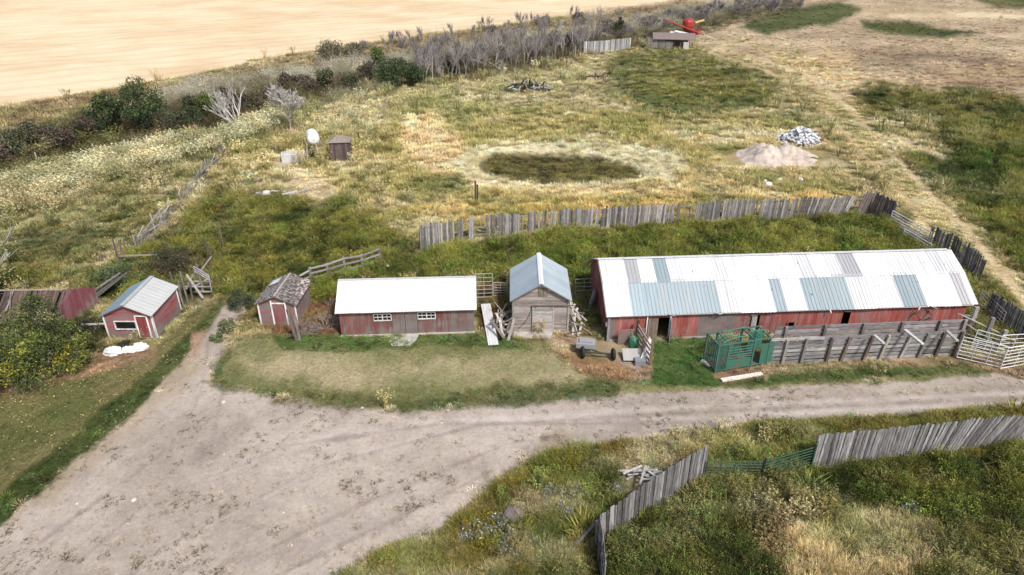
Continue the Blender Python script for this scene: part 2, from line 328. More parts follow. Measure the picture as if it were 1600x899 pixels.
reg(('L', [(200, 900, 10), (460, 860, 10), (640, 800, 8), (760, 720, 5)], 1), (168, 157, 148), (154, 143, 134), 14, 10, (0, 0, 0, 0, .03), .2, 1, 3, .5)
reg(('L', [(250, 860, 3), (520, 720, 3), (760, 655, 3), (1100, 635, 2), (1650, 612, 2)], 1), (212, 203, 195), (198, 188, 180), 5, 6, (0, 0, 0, 0, 0), .2, 1, 3, .6)
reg(('L', [(200, 800, 2.5), (460, 690, 2.5), (700, 655, 2.5), (1100, 652, 2), (1650, 626, 2)], 1), (214, 205, 197), (198, 188, 180), 5, 6, (0, 0, 0, 0, 0), .2, 1, 3, .6)
for _pts, _w in (([(230, 868), (500, 728), (745, 664), (1090, 644), (1650, 620)], 1.6), ([(180, 806), (445, 697), (690, 662), (1090, 661), (1650, 634)], 1.6), ([(120, 880), (330, 700), (350, 600), (345, 520)], 2), ([(60, 850), (280, 690), (318, 600), (325, 530)], 2), ([(330, 900), (560, 790), (800, 690), (1000, 670)], 1.5), ([(420, 905), (640, 800), (840, 700), (1000, 682)], 1.5)):
    reg(('L', [(a, b, _w) for a, b in _pts], 1), (158, 145, 134), (140, 128, 118), 4, 5, (0, .0, 0, 0, .08), .2, 1, 1.2, .6)
reg([(600, 862), (690, 820), (760, 745), (850, 700), (890, 700), (830, 750), (760, 830), (640, 880)], (162, 148, 128), (140, 124, 100), 14, 22, (.15, .12, 0, .02, .15), .3, .7, 2, .8)
reg(ell(480, 628, 60, 14), (142, 130, 112), (120, 116, 88), 8, 12, (.02, .15, 0, 0, .3), .2, .8, 1.5, .8)
reg([(893, 440), (926, 450), (945, 530), (958, 545), (905, 530), (893, 500)], (92, 104, 48), (130, 124, 70), 5, 7, (.3, .9, 0, .1, 0), .45, 0, 1.2)
# lawns
reg([(325, 598), (345, 560), (375, 528), (420, 524), (520, 535), (770, 535), (870, 530), (900, 560), (960, 590), (1000, 600), (1110, 600), (1200, 598), (1540, 570), (1545, 584), (1400, 596), (960, 613), (780, 625), (640, 641), (500, 628), (440, 620)], (142, 138, 90), (122, 124, 74), 4, 6, (.0, .0, 0, 0, 1.0), .16, 0, 4)
reg([(370, 555), (500, 550), (700, 560), (880, 570), (900, 590), (780, 600), (600, 600), (450, 600), (380, 590)], (182, 166, 126), (150, 144, 98), 16, 26, (.0, .0, 0, 0, .3), .1, 0, 3, .9)
reg([(322, 606), (330, 575), (362, 530), (372, 532), (352, 575), (350, 596), (470, 612), (640, 624), (780, 612), (960, 600), (960, 613), (780, 627), (640, 644), (500, 630), (440, 622)], (84, 98, 54), (112, 112, 68), 7, 12, (.0, .15, 0, 0, 1.0), .22, 0, 2, .9)
reg([(425, 524), (530, 524), (600, 520), (745, 520), (800, 524), (830, 545), (700, 540), (560, 548), (440, 545)], (80, 104, 50), (100, 118, 60), 4, 5, (.0, .35, 0, 0, 1.0), .25, 0, 1.5, .9)
reg([(1018, 535), (1110, 525), (1115, 590), (1200, 598), (1110, 603), (1000, 600), (985, 590), (1020, 580)], (72, 100, 44), (92, 114, 54), 4, 5, (.0, .15, 0, 0, 1.0), .2, 0, 2)
reg([(1200, 585), (1330, 575), (1540, 568), (1530, 580), (1330, 592), (1200, 600)], (84, 102, 50), (104, 112, 62), 4, 4, (.0, .1, 0, 0, 1.0), .2, 0, 2)
reg([(1195, 566), (1500, 552), (1560, 565), (1600, 575), (1600, 590), (1500, 568), (1330, 575), (1200, 582)], (158, 132, 104), (134, 110, 82), 4, 5, (.4, .1, 0, 0, 0), .25, .4, 1.5)
reg([(1200, 515), (1505, 500), (1510, 530), (1200, 545)], (120, 100, 80), (96, 88, 60), 4, 5, (.5, .3, 0, 0, 0), .5, .3, 1.5)
reg([(780, 520), (880, 518), (950, 535), (1015, 560), (1015, 590), (960, 592), (900, 562), (860, 535)], (150, 122, 98), (172, 150, 132), 5, 8, (.25, .08, 0, 0, 0), .3, .6, 1.2)
reg(ell(905, 560, 50, 16, rot=.45), (160, 124, 86), (138, 104, 72), 6, 8, (1, .0, 0, 0, 0), .35, 0, 1)
reg(ell(960, 580, 30, 10, rot=.3), (160, 124, 86), (138, 104, 72), 6, 8, (1, .0, 0, 0, 0), .35, 0, 1)
reg([(1115, 582), (1190, 570), (1200, 585), (1130, 600)], (150, 118, 90), (130, 100, 78), 4, 5, (.4, .1, 0, 0, 0), .25, .4, 1.5)
# left lawn
reg([(-600, 1080), (-600, 700), (0, 612), (60, 596), (140, 572), (175, 545), (240, 545), (290, 500), (342, 470), (352, 474), (300, 545), (205, 642), (62, 764), (0, 820)], (112, 108, 62), (132, 122, 78), 4, 5, (.0, .02, 0, 0, 1.0), .16, 0, 3)
reg([(-600, 1050), (0, 770), (100, 690), (200, 610), (300, 515), (342, 470), (354, 472), (300, 547), (205, 645), (62, 767), (0, 824), (-600, 1100)], (70, 84, 40), (92, 100, 52), 5, 9, (.0, .1, 0, 0, 1.0), .22, 0, 2.5)
reg([(0, 640), (130, 600), (140, 640), (60, 700), (0, 730)], (92, 104, 50), (112, 112, 60), 14, 14, (.0, .0, 0, 0, 1.0), .16, 0, 3, .7)
reg([(0, 604), (60, 592), (140, 566), (170, 545), (245, 545), (240, 558), (140, 586), (60, 606), (0, 618)], (160, 128, 98), (130, 104, 76), 4, 5, (.2, .02, 0, 0, .3), .2, .2, 1.5)
reg([(300, 520), (322, 515), (310, 550), (296, 560)], (160, 118, 84), (176, 150, 128), 5, 5, (.1, 0, 0, 0, .2), .2, .6, 1.2)
reg([(-200, 480), (130, 480), (170, 500), (160, 545), (60, 596), (-200, 640)], (66, 64, 32), (92, 88, 44), 5, 6, (.2, .7, 0, 0, 0), .5, 0, 2)
# foreground weeds
reg([(520, 912), (600, 866), (690, 838), (745, 792), (805, 737), (880, 704), (1000, 692), (1200, 664), (1500, 647), (1800, 630), (2400, 605), (2600, 1700), (250, 1700), (420, 1100)], (116, 104, 44), (86, 92, 38), 4, 7, (.75, .5, 0, .03, 0), .6, 0, 2)
reg([(700, 850), (780, 770), (900, 715), (1080, 700), (1060, 720), (930, 790), (880, 870), (860, 1000), (600, 1000)], (104, 94, 34), (70, 80, 32), 8, 10, (.7, .7, 0, .06, 0), .65, 0, 2, .8)
reg([(1050, 690), (1230, 670), (1260, 690), (1180, 712), (1080, 715)], (176, 160, 98), (140, 130, 70), 8, 8, (.7, .3, .05, .1, 0), .5, 0, 2, .8)
reg([(940, 860), (1080, 760), (1280, 740), (1700, 700), (2200, 720), (2400, 1700), (900, 1700)], (52, 60, 27), (84, 84, 38), 6, 8, (.12, 1.2, 0, .03, 0), .75, 0, 2)
reg([(1120, 750), (1240, 755), (1290, 800), (1260, 900), (1180, 890), (1150, 810)], (138, 118, 84), (100, 88, 56), 12, 18, (.5, .5, .05, .05, 0), .5, 0, 1.5, .9)
reg([(1240, 830), (1340, 800), (1440, 830), (1450, 900), (1400, 1100), (1220, 1000)], (194, 170, 122), (158, 138, 92), 10, 18, (1.1, .1, 0, 0, 0), .75, 0, 1.5)
reg([(1000, 640), (1600, 636), (1700, 640), (1480, 662), (1200, 680), (1090, 690)], (124, 112, 52), (100, 98, 46), 5, 7, (.9, .4, 0, .03, 0), .5, 0, 2, .0)
def field(x, y):
    px, py = W2P(x, y)
    n = x.shape[0]
    col = np.zeros((n, 3)); c0 = np.array(lin((150, 140, 88))); c1 = np.array(lin((172, 154, 112)))
    nb = fbm(x/5, y/5, 3)[:, None]; nb = np.clip((nb-.3)/.4, 0, 1)
    col = c0*(1-nb)+c1*nb
    veg = np.tile(np.array([.7, .25, .02, .03, 0.]), (n, 1)); h = np.full(n, .45); dirt = np.zeros(n)
    sc = np.clip((y*ct+CH*st)/50, .6, 6)
    w1 = fbm(x/3.0/sc, y/2.4/sc, 21, 5)-.5; w2 = fbm(x/.6/sc, y/.6/sc, 22, 3)-.5; w3 = fbm(x/9/sc, y/7/sc, 24, 3)-.5
    cache = {}
    for shape, a, b, f, w, vg, hh, dd, ns, op in RG:
        if op == 0: continue
        if shape[0] == 'L':
            xs = [p[0] for p in shape[1]]; ys = [p[1] for p in shape[1]]; pad = 60
        else:
            xs = [p[0] for p in shape]; ys = [p[1] for p in shape]; pad = 40
        idx = np.nonzero((px > min(xs)-pad) & (px < max(xs)+pad) & (py > min(ys)-pad) & (py < max(ys)+pad))[0]
        if idx.size == 0: continue
        qx, qy = px[idx], py[idx]
        sd = sdline(qx, qy, shape[1], shape[2]) if shape[0] == 'L' else sdpoly(qx, qy, shape)
        sd = sd+w*(2.4*w1[idx]+1.0*w2[idx])+(w3[idx]*3.0*w if w > 9 else 0)
        t = np.clip((sd+f)/(2*f), 0, 1); t = t*t*(3-2*t)*op
        if ns not in cache: cache[ns] = np.clip((fbm(x/ns, y/ns, 40+int(ns*7), 5)-.32)/.36, 0, 1)
        m = cache[ns][idx][:, None]
        c = np.array(lin(a))*(1-m)+np.array(lin(b))*m; t1 = t[:, None]
        col[idx] = col[idx]*(1-t1)+c*t1
        veg[idx] = veg[idx]*(1-t1)+np.array(vg)*t1
        h[idx] = h[idx]*(1-t)+hh*t; dirt[idx] = dirt[idx]*(1-t)+dd*t
    # swathes of straw and of green run through the meadows
    g = np.clip(veg[:, 0]*1.3, 0, 1)*(1-np.clip(veg[:, 4], 0, 1))
    s1 = fbm(x/9, y/5, 201, 5); s2 = fbm(x/7+40, y/4, 211, 5); s3 = fbm(x/2.2, y/1.6, 221, 4)
    t1 = (np.clip((s1-.53)/.12, 0, 1)*.62*g*np.clip((s3-.35)/.2, 0, 1))[:, None]; col = col*(1-t1)+np.array(lin((222, 204, 166)))*t1
    t2 = (np.clip((s2-.53)/.12, 0, 1)*.6*g)[:, None]; col = col*(1-t2)+np.array(lin((120, 124, 66)))*t2
    veg[:, 1] += t2[:, 0]*.5; veg[:, 0] *= 1-t1[:, 0]*.5; h = h*(1-.3*t1[:, 0])
    lum = (col@np.array([.3, .59, .11]))[:, None]; ds = (.12*(1-dirt)*(1-.7*np.clip(veg[:, 1], 0, 1)))[:, None]; col = col*(1-ds)+lum*ds
    return col/EG, veg, h, dirt
def gz(x, y):
    x = np.asarray(x, float); y = np.asarray(y, float)
    k = np.clip((y-70)/60, 0, 1)
    qx_, qy_ = W2P(x, y); e = np.sqrt(((qx_-885)/170)**2+((qy_-261)/33)**2)
    pen = -.75*np.clip((.9-e)/.45, 0, 1)**1.2+.28*np.exp(-((e-1.05)/.12)**2)
    return (fbm(x/14, y/14, 5, 3)-.5)*(.16+1.0*k)+pen*(y > 60)
def ground_sheet():
    ys = [-8.0]
    while ys[-1] < 3500:
        y = ys[-1]; f = max(y*ct+CH*st, 8)
        ys.append(y+max(.075, f*f/FPX/CH*1.15))
    ys = np.array(ys); nx = 1150
    u = np.linspace(-1, 1, nx); u = np.sign(u)*(np.abs(u)*.55+.45*np.abs(u)**3)
    Wd = (ys*ct+CH*st)*.95*1.55+6
    X = (u[None, :]*Wd[:, None]); Y = np.repeat(ys[:, None], nx, 1)
    x = X.ravel(); y = Y.ravel(); n = x.size
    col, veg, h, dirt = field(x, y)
    col = col*(1-np.clip(veg[:, 1]*.45, 0, .45)*np.clip(h*1.6, 0, 1))[:, None]   # darker litter, plus shade between tall weeds put into the colour
    rough = np.clip(veg[:, 0]*.4+veg[:, 1]+veg[:, 3], 0, 1)*h
    z = gz(x, y)+(fbm(x/.8, y/.8, 61, 3)-.5)*.35*rough*np.clip(1.6-y/150, .2, 1) - .03
    z += (fbm(x/1.3, y/1.3, 63, 3)-.5)*.05*dirt
    co = np.stack([x, y, z], 1).astype(np.float32)
    me = bpy.data.meshes.new('ground')
    me.vertices.add(n); me.vertices.foreach_set('co', co.ravel())
    ny = len(ys); i = (np.arange(ny-1)[:, None]*nx+np.arange(nx-1)[None, :]).ravel()
    q = np.stack([i, i+1, i+nx+1, i+nx], 1).astype(np.int32); nf = len(q)
    me.loops.add(nf*4); me.loops.foreach_set('vertex_index', q.ravel())
    me.polygons.add(nf); me.polygons.foreach_set('loop_start', (np.arange(nf)*4).astype(np.int32))
    me.update(calc_edges=True)
    me.polygons.foreach_set('use_smooth', np.ones(nf, bool))
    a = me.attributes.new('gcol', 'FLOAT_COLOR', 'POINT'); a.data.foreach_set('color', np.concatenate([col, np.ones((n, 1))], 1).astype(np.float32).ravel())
    short = np.clip(veg[:, 4], 0, 1)
    a = me.attributes.new('gmask', 'FLOAT_COLOR', 'POINT'); a.data.foreach_set('color', np.stack([dirt, rough, short, np.ones(n)], 1).astype(np.float32).ravel())
    o = bpy.data.objects.new('ground', me); COL.objects.link(o); tag(o, kind='structure')
    m, nt, b = new_mat('ground_soil_and_turf')
    L = nt.links
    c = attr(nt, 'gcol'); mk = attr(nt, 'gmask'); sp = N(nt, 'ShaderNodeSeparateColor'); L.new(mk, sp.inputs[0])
    nf_ = noise(nt, 5, (1, 1, 1), 8, .75); nm = noise(nt, .9, (1, 1, 1), 6, .65); nl = noise(nt, .18, (1, 1, 1), 5, .6)
    v = N(nt, 'ShaderNodeMath', operation='MULTIPLY'); L.new(maprange(nt, nf_, .3, .7, .55, 1.4), v.inputs[0]); L.new(maprange(nt, nm, .3, .7, .84, 1.16), v.inputs[1])
    cv = val_hsv(nt, c, v.outputs[0])
    # dirt: finer, less contrast
    v2 = N(nt, 'ShaderNodeMath', operation='MULTIPLY'); L.new(maprange(nt, nf_, .3, .7, .8, 1.17), v2.inputs[0]); L.new(maprange(nt, nm, .3, .7, .85, 1.13), v2.inputs[1])
    cd = val_hsv(nt, c, v2.outputs[0])
    vo = N(nt, 'ShaderNodeTexVoronoi'); tc = N(nt, 'ShaderNodeTexCoord'); L.new(tc.outputs['Object'], vo.inputs[0]); vo.inputs['Scale'].default_value = 3.2
    peb = maprange(nt, vo.outputs['Distance'], .05, .11, 1, 0)
    selp = N(nt, 'ShaderNodeMath', operation='MULTIPLY'); L.new(peb, selp.inputs[0]); L.new(maprange(nt, nm, .5, .62, 0, .55), selp.inputs[1])
    cd = mixc(nt, selp.outputs[0], cd, (.45, .42, .39))
    vo2 = N(nt, 'ShaderNodeTexVoronoi'); L.new(tc.outputs['Object'], vo2.inputs[0]); vo2.inputs['Scale'].default_value = 1.9
    sel2 = N(nt, 'ShaderNodeMath', operation='MULTIPLY'); L.new(maprange(nt, vo2.outputs['Distance'], .07, .16, 1, 0), sel2.inputs[0]); L.new(maprange(nt, nl, .5, .62, 0, .7), sel2.inputs[1])
    cd = mixc(nt, sel2.outputs[0], cd, (.12, .11, .085))
    # stubble rows show on the bare pale field
    tc2 = N(nt, 'ShaderNodeTexCoord'); mp = N(nt, 'ShaderNodeMapping'); mp.inputs['Rotation'].default_value = (0, 0, R(-36)); mp.inputs['Scale'].default_value = (.02, .5, 1); L.new(tc2.outputs['Object'], mp.inputs[0])
    nr = N(nt, 'ShaderNodeTexNoise'); nr.inputs['Scale'].default_value = 1; nr.inputs['Detail'].default_value = 9; nr.inputs['Roughness'].default_value = .72; L.new(mp.outputs[0], nr.inputs[0])
    wv = N(nt, 'ShaderNodeTexWave', bands_direction='Y'); mp2 = N(nt, 'ShaderNodeMapping'); mp2.inputs['Rotation'].default_value = (0, 0, R(-34)); L.new(tc2.outputs['Object'], mp2.inputs[0]); L.new(mp2.outputs[0], wv.inputs[0])
    wv.inputs['Scale'].default_value = .045; wv.inputs['Distortion'].default_value = 1.2; wv.inputs['Detail'].default_value = 3; wv.inputs['Detail Scale'].default_value = .15
    ng = noise(nt, .9, (.35, 1, 1), 8, .8); m3 = N(nt, 'ShaderNodeMath', operation='MULTIPLY'); L.new(maprange(nt, wv.outputs['Fac'], 0, .35, .9, 1.0), m3.inputs[0]); L.new(maprange(nt, ng, .3, .7, .9, 1.1), m3.inputs[1])
    m4 = N(nt, 'ShaderNodeMath', operation='MULTIPLY'); L.new(m3.outputs[0], m4.inputs[0]); L.new(maprange(nt, nr.outputs[0], .3, .7, .93, 1.06), m4.inputs[1])
    cs = val_hsv(nt, c, m4.outputs[0])
    grassy = N(nt, 'ShaderNodeMath', operation='ADD'); L.new(sp.outputs[1], grassy.inputs[0]); L.new(sp.outputs[2], grassy.inputs[1])
    cg = mixc(nt, maprange(nt, grassy.outputs[0], .02, .15, 0, 1), cs, cv)
    L.new(mixc(nt, sp.outputs[0], cg, cd), b.inputs['Base Color'])
    b.inputs['Roughness'].default_value = .95; b.inputs['Specular IOR Level'].default_value = .1
    bp = N(nt, 'ShaderNodeBump'); bp.inputs['Strength'].default_value = .6; bp.inputs['Distance'].default_value = .06
    L.new(nf_, bp.inputs['Height']); L.new(bp.outputs[0], b.inputs['Normal'])
    me.materials.append(m)
    return o
ground_sheet()
# ================================================================ SCATTERED GROUND COVER
def proto(name, quads, cols):
    """quads (n,4,3), cols (n,) brightness"""
    n = len(quads); me = bpy.data.meshes.new(name)
    me.from_pydata(np.array(quads).reshape(-1, 3).tolist(), [], [(4*i, 4*i+1, 4*i+2, 4*i+3) for i in range(n)])
    a = me.attributes.new('shade', 'FLOAT_COLOR', 'FACE'); c = np.ones((n, 4), np.float32); c[:, :3] = np.array(cols, dtype=np.float32).reshape(n, -1)
    a.data.foreach_set('color', c.ravel()); me.materials.append(M['cover'])
    return bpy.data.objects.new(name, me)
m, nt, b = new_mat('ground_cover')
t = attr(nt, 'tint', 'Color', 'INSTANCER'); s_ = attr(nt, 'shade')
c = mixc(nt, 1.0, t, s_, 'MULTIPLY'); nt.links.new(c, b.inputs['Base Color']); b.inputs['Roughness'].default_value = .8; b.inputs['Specular IOR Level'].default_value = .15
tr = N(nt, 'ShaderNodeBsdfTranslucent'); nt.links.new(c, tr.inputs[0]); mx = N(nt, 'ShaderNodeMixShader'); mx.inputs[0].default_value = .18
nt.links.new(b.outputs[0], mx.inputs[1]); nt.links.new(tr.outputs[0], mx.inputs[2]); nt.links.new(mx.outputs[0], nt.nodes['Material Output'].inputs[0])
M['cover'] = m
def blade(base, az, ln, w, bend, lean0=.15):
    d = Vector((math.cos(az), math.sin(az), 0)); s = Vector((-d.y, d.x, 0)); out = []
    p = Vector(base); a = lean0; segs = 2
    for i in range(segs):
        q = p+(d*math.sin(a)+Vector((0, 0, math.cos(a))))*ln/segs
        w0 = w*(1-i/segs*.5); w1 = w*(1-(i+1)/segs*.8)
        out.append([p-s*w0/2, p+s*w0/2, q+s*w1/2, q-s*w1/2]); p = q; a += bend
    return out, p
def tuft(name, n, rad, ln, w, bend):
    q = []; c = []
    for i in range(n):
        a = random.uniform(0, 6.28); r = rad*random.random()**.6
        bl, _ = blade((r*math.cos(a), r*math.sin(a), 0), a+random.uniform(-.8, .8), ln*random.uniform(.55, 1.1), w*random.uniform(.7, 1.3), bend*random.uniform(.4, 1.5), random.uniform(0, .4))
        k = random.uniform(.65, 1.4); q += bl; c += [(k*.8,)*3, (k*1.15, k*1.12, k*1.05)]
    return proto(name, q, c)
def leafq(p, sz, up=.3):
    nrm = Vector((random.gauss(0, 1), random.gauss(0, 1), random.gauss(up, .8))).normalized()
    t = nrm.orthogonal().normalized(); t = Matrix.Rotation(random.uniform(0, 6.28), 3, nrm)@t; b_ = nrm.cross(t)
    l = sz*random.uniform(.7, 1.5); w = l*random.uniform(.28, .5)
    return [p-t*l/2, p-b_*w/2, p+t*l/2, p+b_*w/2]
def weed(name, stems, leaves, rad, ht, sz, tipc=(1.35, 1.3, 1.0)):
    q = []; c = []
    for i in range(stems):
        a = random.uniform(0, 6.28); r = rad*.5*random.random(); base = Vector((r*math.cos(a), r*math.sin(a), 0))
        hh = ht*random.uniform(.6, 1.1); tip = base+Vector((math.cos(a)*rad*random.uniform(.1, .8), math.sin(a)*rad*random.uniform(.1, .8), hh))
        k = random.uniform(.7, 1.3)
        for j in range(leaves):
            t_ = (j+random.random())/leaves; p = base.lerp(tip, .12+.9*t_)
            sp_ = rad*.3*(1-t_*.65); p += Vector((random.gauss(0, sp_*.6), random.gauss(0, sp_*.6), random.gauss(0, .03)))
            q.append(leafq(p, sz*(1.1-.4*t_))); f = .65+.5*t_
            c.append(tuple(k*f*(1+(tc_-1)*t_**2) for tc_ in tipc))
    return proto(name, q, c)
def reed(name, n, ht):
    q = []; c = []
    for i in range(n):
        a = random.uniform(0, 6.28); r = .3*random.random(); base = (r*math.cos(a), r*math.sin(a), 0)
        bl, tip = blade(base, a, ht*random.uniform(.75, 1.05), .05, .12, random.uniform(0, .3)); q += bl; c += [(.75, .8, .55), (.95, .98, .7)]
        for j in range(5):
            q.append(leafq(tip+Vector((random.gauss(0, .05), random.gauss(0, .05), random.uniform(-.25, .1))), .16)); c.append((1.5, 1.45, 1.4))
    return proto(name, q, c)
def pebble(name):
    q = []
    p = [Vector((math.cos(i*1.571)*random.uniform(.4, .6), math.sin(i*1.571)*random.uniform(.4, .6), 0)) for i in range(4)]
    t_ = [v*.55+Vector((0, 0, random.uniform(.25, .4))) for v in p]
    for i in range(4): q.append([p[i], p[(i+1) % 4], t_[(i+1) % 4], t_[i]])
    q.append(t_); return proto(name, q, [(1, 1, 1)]*5)
def flat_leaf(name):
    return proto(name, [[Vector((-.5, 0, .25)), Vector((0, -.35, .2)), Vector((.5, 0, .35)), Vector((0, .35, .3))]], [(1, 1, 1)])
PR = dict(
    grass=[tuft('tuft_a', 46, .36, .62, .035, .5), tuft('tuft_b', 40, .42, .55, .04, .8), tuft('tuft_c', 34, .3, .75, .035, .35)],
    weed=[weed('weed_a', 16, 30, .5, .8, .075, (1.6, 1.55, 1.25)), weed('weed_b', 12, 38, .42, 1.0, .065, (1.7, 1.6, 1.3)), weed('weed_c', 20, 20, .6, .6, .08, (1.4, 1.4, 1.15)), tuft('weed_blades', 60, .4, .7, .04, .5)],
    reed=[reed('reed_a', 18, 1.3), reed('reed_b', 14, 1.15)],
    silver=[weed('silver_a', 14, 22, .75, 1.3, .1, (1.3, 1.3, 1.3)), weed('silver_b', 11, 26, .6, 1.1, .1, (1.35, 1.35, 1.35))],
    short=[tuft('short_a', 30, .28, .3, .03, .6), weed('short_b', 6, 7, .3, .22, .08)],
    pebble=[pebble('pebble_a'), pebble('pebble_b')], leaf=[flat_leaf('leaf_a')])
def scatter(name, label, cat, protos, x, y, z, rz, sc, tint):
    n = len(x); me = bpy.data.meshes.new(name)
    me.vertices.add(n); me.vertices.foreach_set('co', np.stack([x, y, z], 1).astype(np.float32).ravel())
    a = me.attributes.new('rot', 'FLOAT_VECTOR', 'POINT'); a.data.foreach_set('vector', rz.astype(np.float32).ravel())
    a = me.attributes.new('scl', 'FLOAT_VECTOR', 'POINT'); a.data.foreach_set('vector', sc.astype(np.float32).ravel())
    a = me.attributes.new('tint', 'FLOAT_COLOR', 'POINT'); a.data.foreach_set('color', np.concatenate([tint, np.ones((n, 1))], 1).astype(np.float32).ravel())
    a = me.attributes.new('pk', 'INT', 'POINT'); a.data.foreach_set('value', RNG.integers(0, len(protos), n).astype(np.int32))
    o = bpy.data.objects.new(name, me); COL.objects.link(o); tag(o, label, cat, kind='stuff')
    g = bpy.data.node_groups.new(name+'_nodes', 'GeometryNodeTree')
    g.interface.new_socket('Geometry', in_out='INPUT', socket_type='NodeSocketGeometry'); g.interface.new_socket('Geometry', in_out='OUTPUT', socket_type='NodeSocketGeometry')
    gi = g.nodes.new('NodeGroupInput'); go = g.nodes.new('NodeGroupOutput'); jn = g.nodes.new('GeometryNodeJoinGeometry'); L = g.links
    def na(nm, ty):
        k = g.nodes.new('GeometryNodeInputNamedAttribute'); k.data_type = ty; k.inputs[0].default_value = nm
        return [s for s in k.outputs if s.enabled and s.name == 'Attribute'][0]
    rot = na('rot', 'FLOAT_VECTOR'); scl = na('scl', 'FLOAT_VECTOR'); pk = na('pk', 'INT')
    e2r = g.nodes.new('FunctionNodeEulerToRotation'); L.new(rot, e2r.inputs[0])
    for i, p in enumerate(protos):
        oi = g.nodes.new('GeometryNodeObjectInfo'); oi.inputs[0].default_value = p
        ip = g.nodes.new('GeometryNodeInstanceOnPoints'); cmp_ = g.nodes.new('FunctionNodeCompare'); cmp_.data_type = 'INT'; cmp_.operation = 'EQUAL'
        ins = [s for s in cmp_.inputs if s.enabled]; L.new(pk, ins[0]); ins[1].default_value = i
        L.new(gi.outputs[0], ip.inputs['Points']); L.new(cmp_.outputs[0], ip.inputs['Selection']); L.new(oi.outputs['Geometry'], ip.inputs['Instance'])
        L.new(e2r.outputs[0], ip.inputs['Rotation']); L.new(scl, ip.inputs['Scale']); L.new(ip.outputs[0], jn.inputs[0])
    L.new(jn.outputs[0], go.inputs[0])
    md = o.modifiers.new('cover', 'NODES'); md.node_group = g
    return o
# keep cover out of the buildings: (ax,ay,bx,by,depth)
KEEP = []
# ================================================================ THINGS
def gp(px, py, dz=0.0):
    P = G(px, py); P.z = float(gz(np.array([P.x]), np.array([P.y]))[0])-.04+dz; return P
def keep(O, U, W, D, m=.15): KEEP.append((O.x, O.y, U.x, U.y, W, D, m))
X, Y, Z3 = Vector((1, 0, 0)), Vector((0, 1, 0)), Vector((0, 0, 1))
def cut(a, b, holes):
    out = [(a, b)]
    for h0, h1 in holes:
        nx = []
        for s, e in out:
            if h1 <= s or h0 >= e: nx.append((s, e)); continue
            if h0 > s: nx.append((s, h0))
            if h1 < e: nx.append((h1, e))
        out = nx
    return [(s, e) for s, e in out if e-s > .01]
def wall_v(mb, O, U, Nn, W, ztop, ops=(), bw=.2, t=.05, col=RED, wear=lambda u: .45, z0=0.0, jit=.2):
    """upright boards; ops (u0,u1,z0,z1)"""
    n = max(1, round(W/bw)); es = sorted(set([W*i/n for i in range(n+1)]+[e for o in ops for e in o[:2]]))
    for a, b in zip(es, es[1:]):
        if b-a < .02: continue
        hs = [(o[2], o[3]) for o in ops if o[0] < (a+b)/2 < o[1]]; g = .004
        za, zb = ztop(a), ztop(b); r = min(1, max(0, wear((a+b)/2)+random.uniform(-jit, jit))); of = random.uniform(0, .012)
        zz = z0-random.uniform(0, .05)
        segs = cut(zz, min(za, zb), hs)
        for s, e in segs:
            last = abs(e-min(za, zb)) < .02
            poly = [(a+g, s), (b-g, s), (b-g, zb if last else e), (a+g, za if last else e)]
            mb.prism(O, U, Nn, poly, -t+of, of, col if not callable(col) else col((a+b)/2), r)
def wall_h(mb, O, U, Nn, W, he, hr=None, ops=(), bw=.18, t=.04, col=RED, wear=lambda z: .45, z0=0.0, jit=.15):
    """lap boards, gable if hr"""
    def xr(z):
        if hr is None or z <= he: return 0, W
        k = (z-he)/(hr-he)*W/2; return k, W-k
    z = z0; top = hr or he
    while z < top-.02:
        z1 = min(z+bw, top)
        if z < he < z1: z1 = he
        (a0, b0), (a1, b1) = xr(z), xr(z1); r = min(1, max(0, wear((z+z1)/2)+random.uniform(-jit, jit)))
        hs = [(o[0], o[1]) for o in ops if o[2] < (z+z1)/2 < o[3]]
        for s, e in cut(a0, b0, hs):
            # long boards are butted at random
            cuts = [s]+[s+(e-s)*random.uniform(.3, .7)] * (e-s > 1.5)+[e]
            for p, q in zip(cuts, cuts[1:]):
                tl = a1 if p == a0 else p+.003; tr_ = b1 if q == b0 else q-.003
                tl = max(tl, p); tr_ = min(tr_, q)
                if tr_ <= tl: tr_ = tl+.005
                O2 = O+Z3*0
                vs = [O2+U*p+Z3*z+Nn*.022, O2+U*q+Z3*z+Nn*.022, O2+U*q+Z3*z-Nn*t, O2+U*p+Z3*z-Nn*t]
                vt = [O2+U*tl+Z3*(z1+.004)+Nn*.004, O2+U*tr_+Z3*(z1+.004)+Nn*.004, O2+U*tr_+Z3*(z1+.004)-Nn*t, O2+U*tl+Z3*(z1+.004)-Nn*t]
                mb.hexa(vs, vt, col if not callable(col) else col(0), min(1, max(0, r+random.uniform(-.05, .05))))
        z = z1
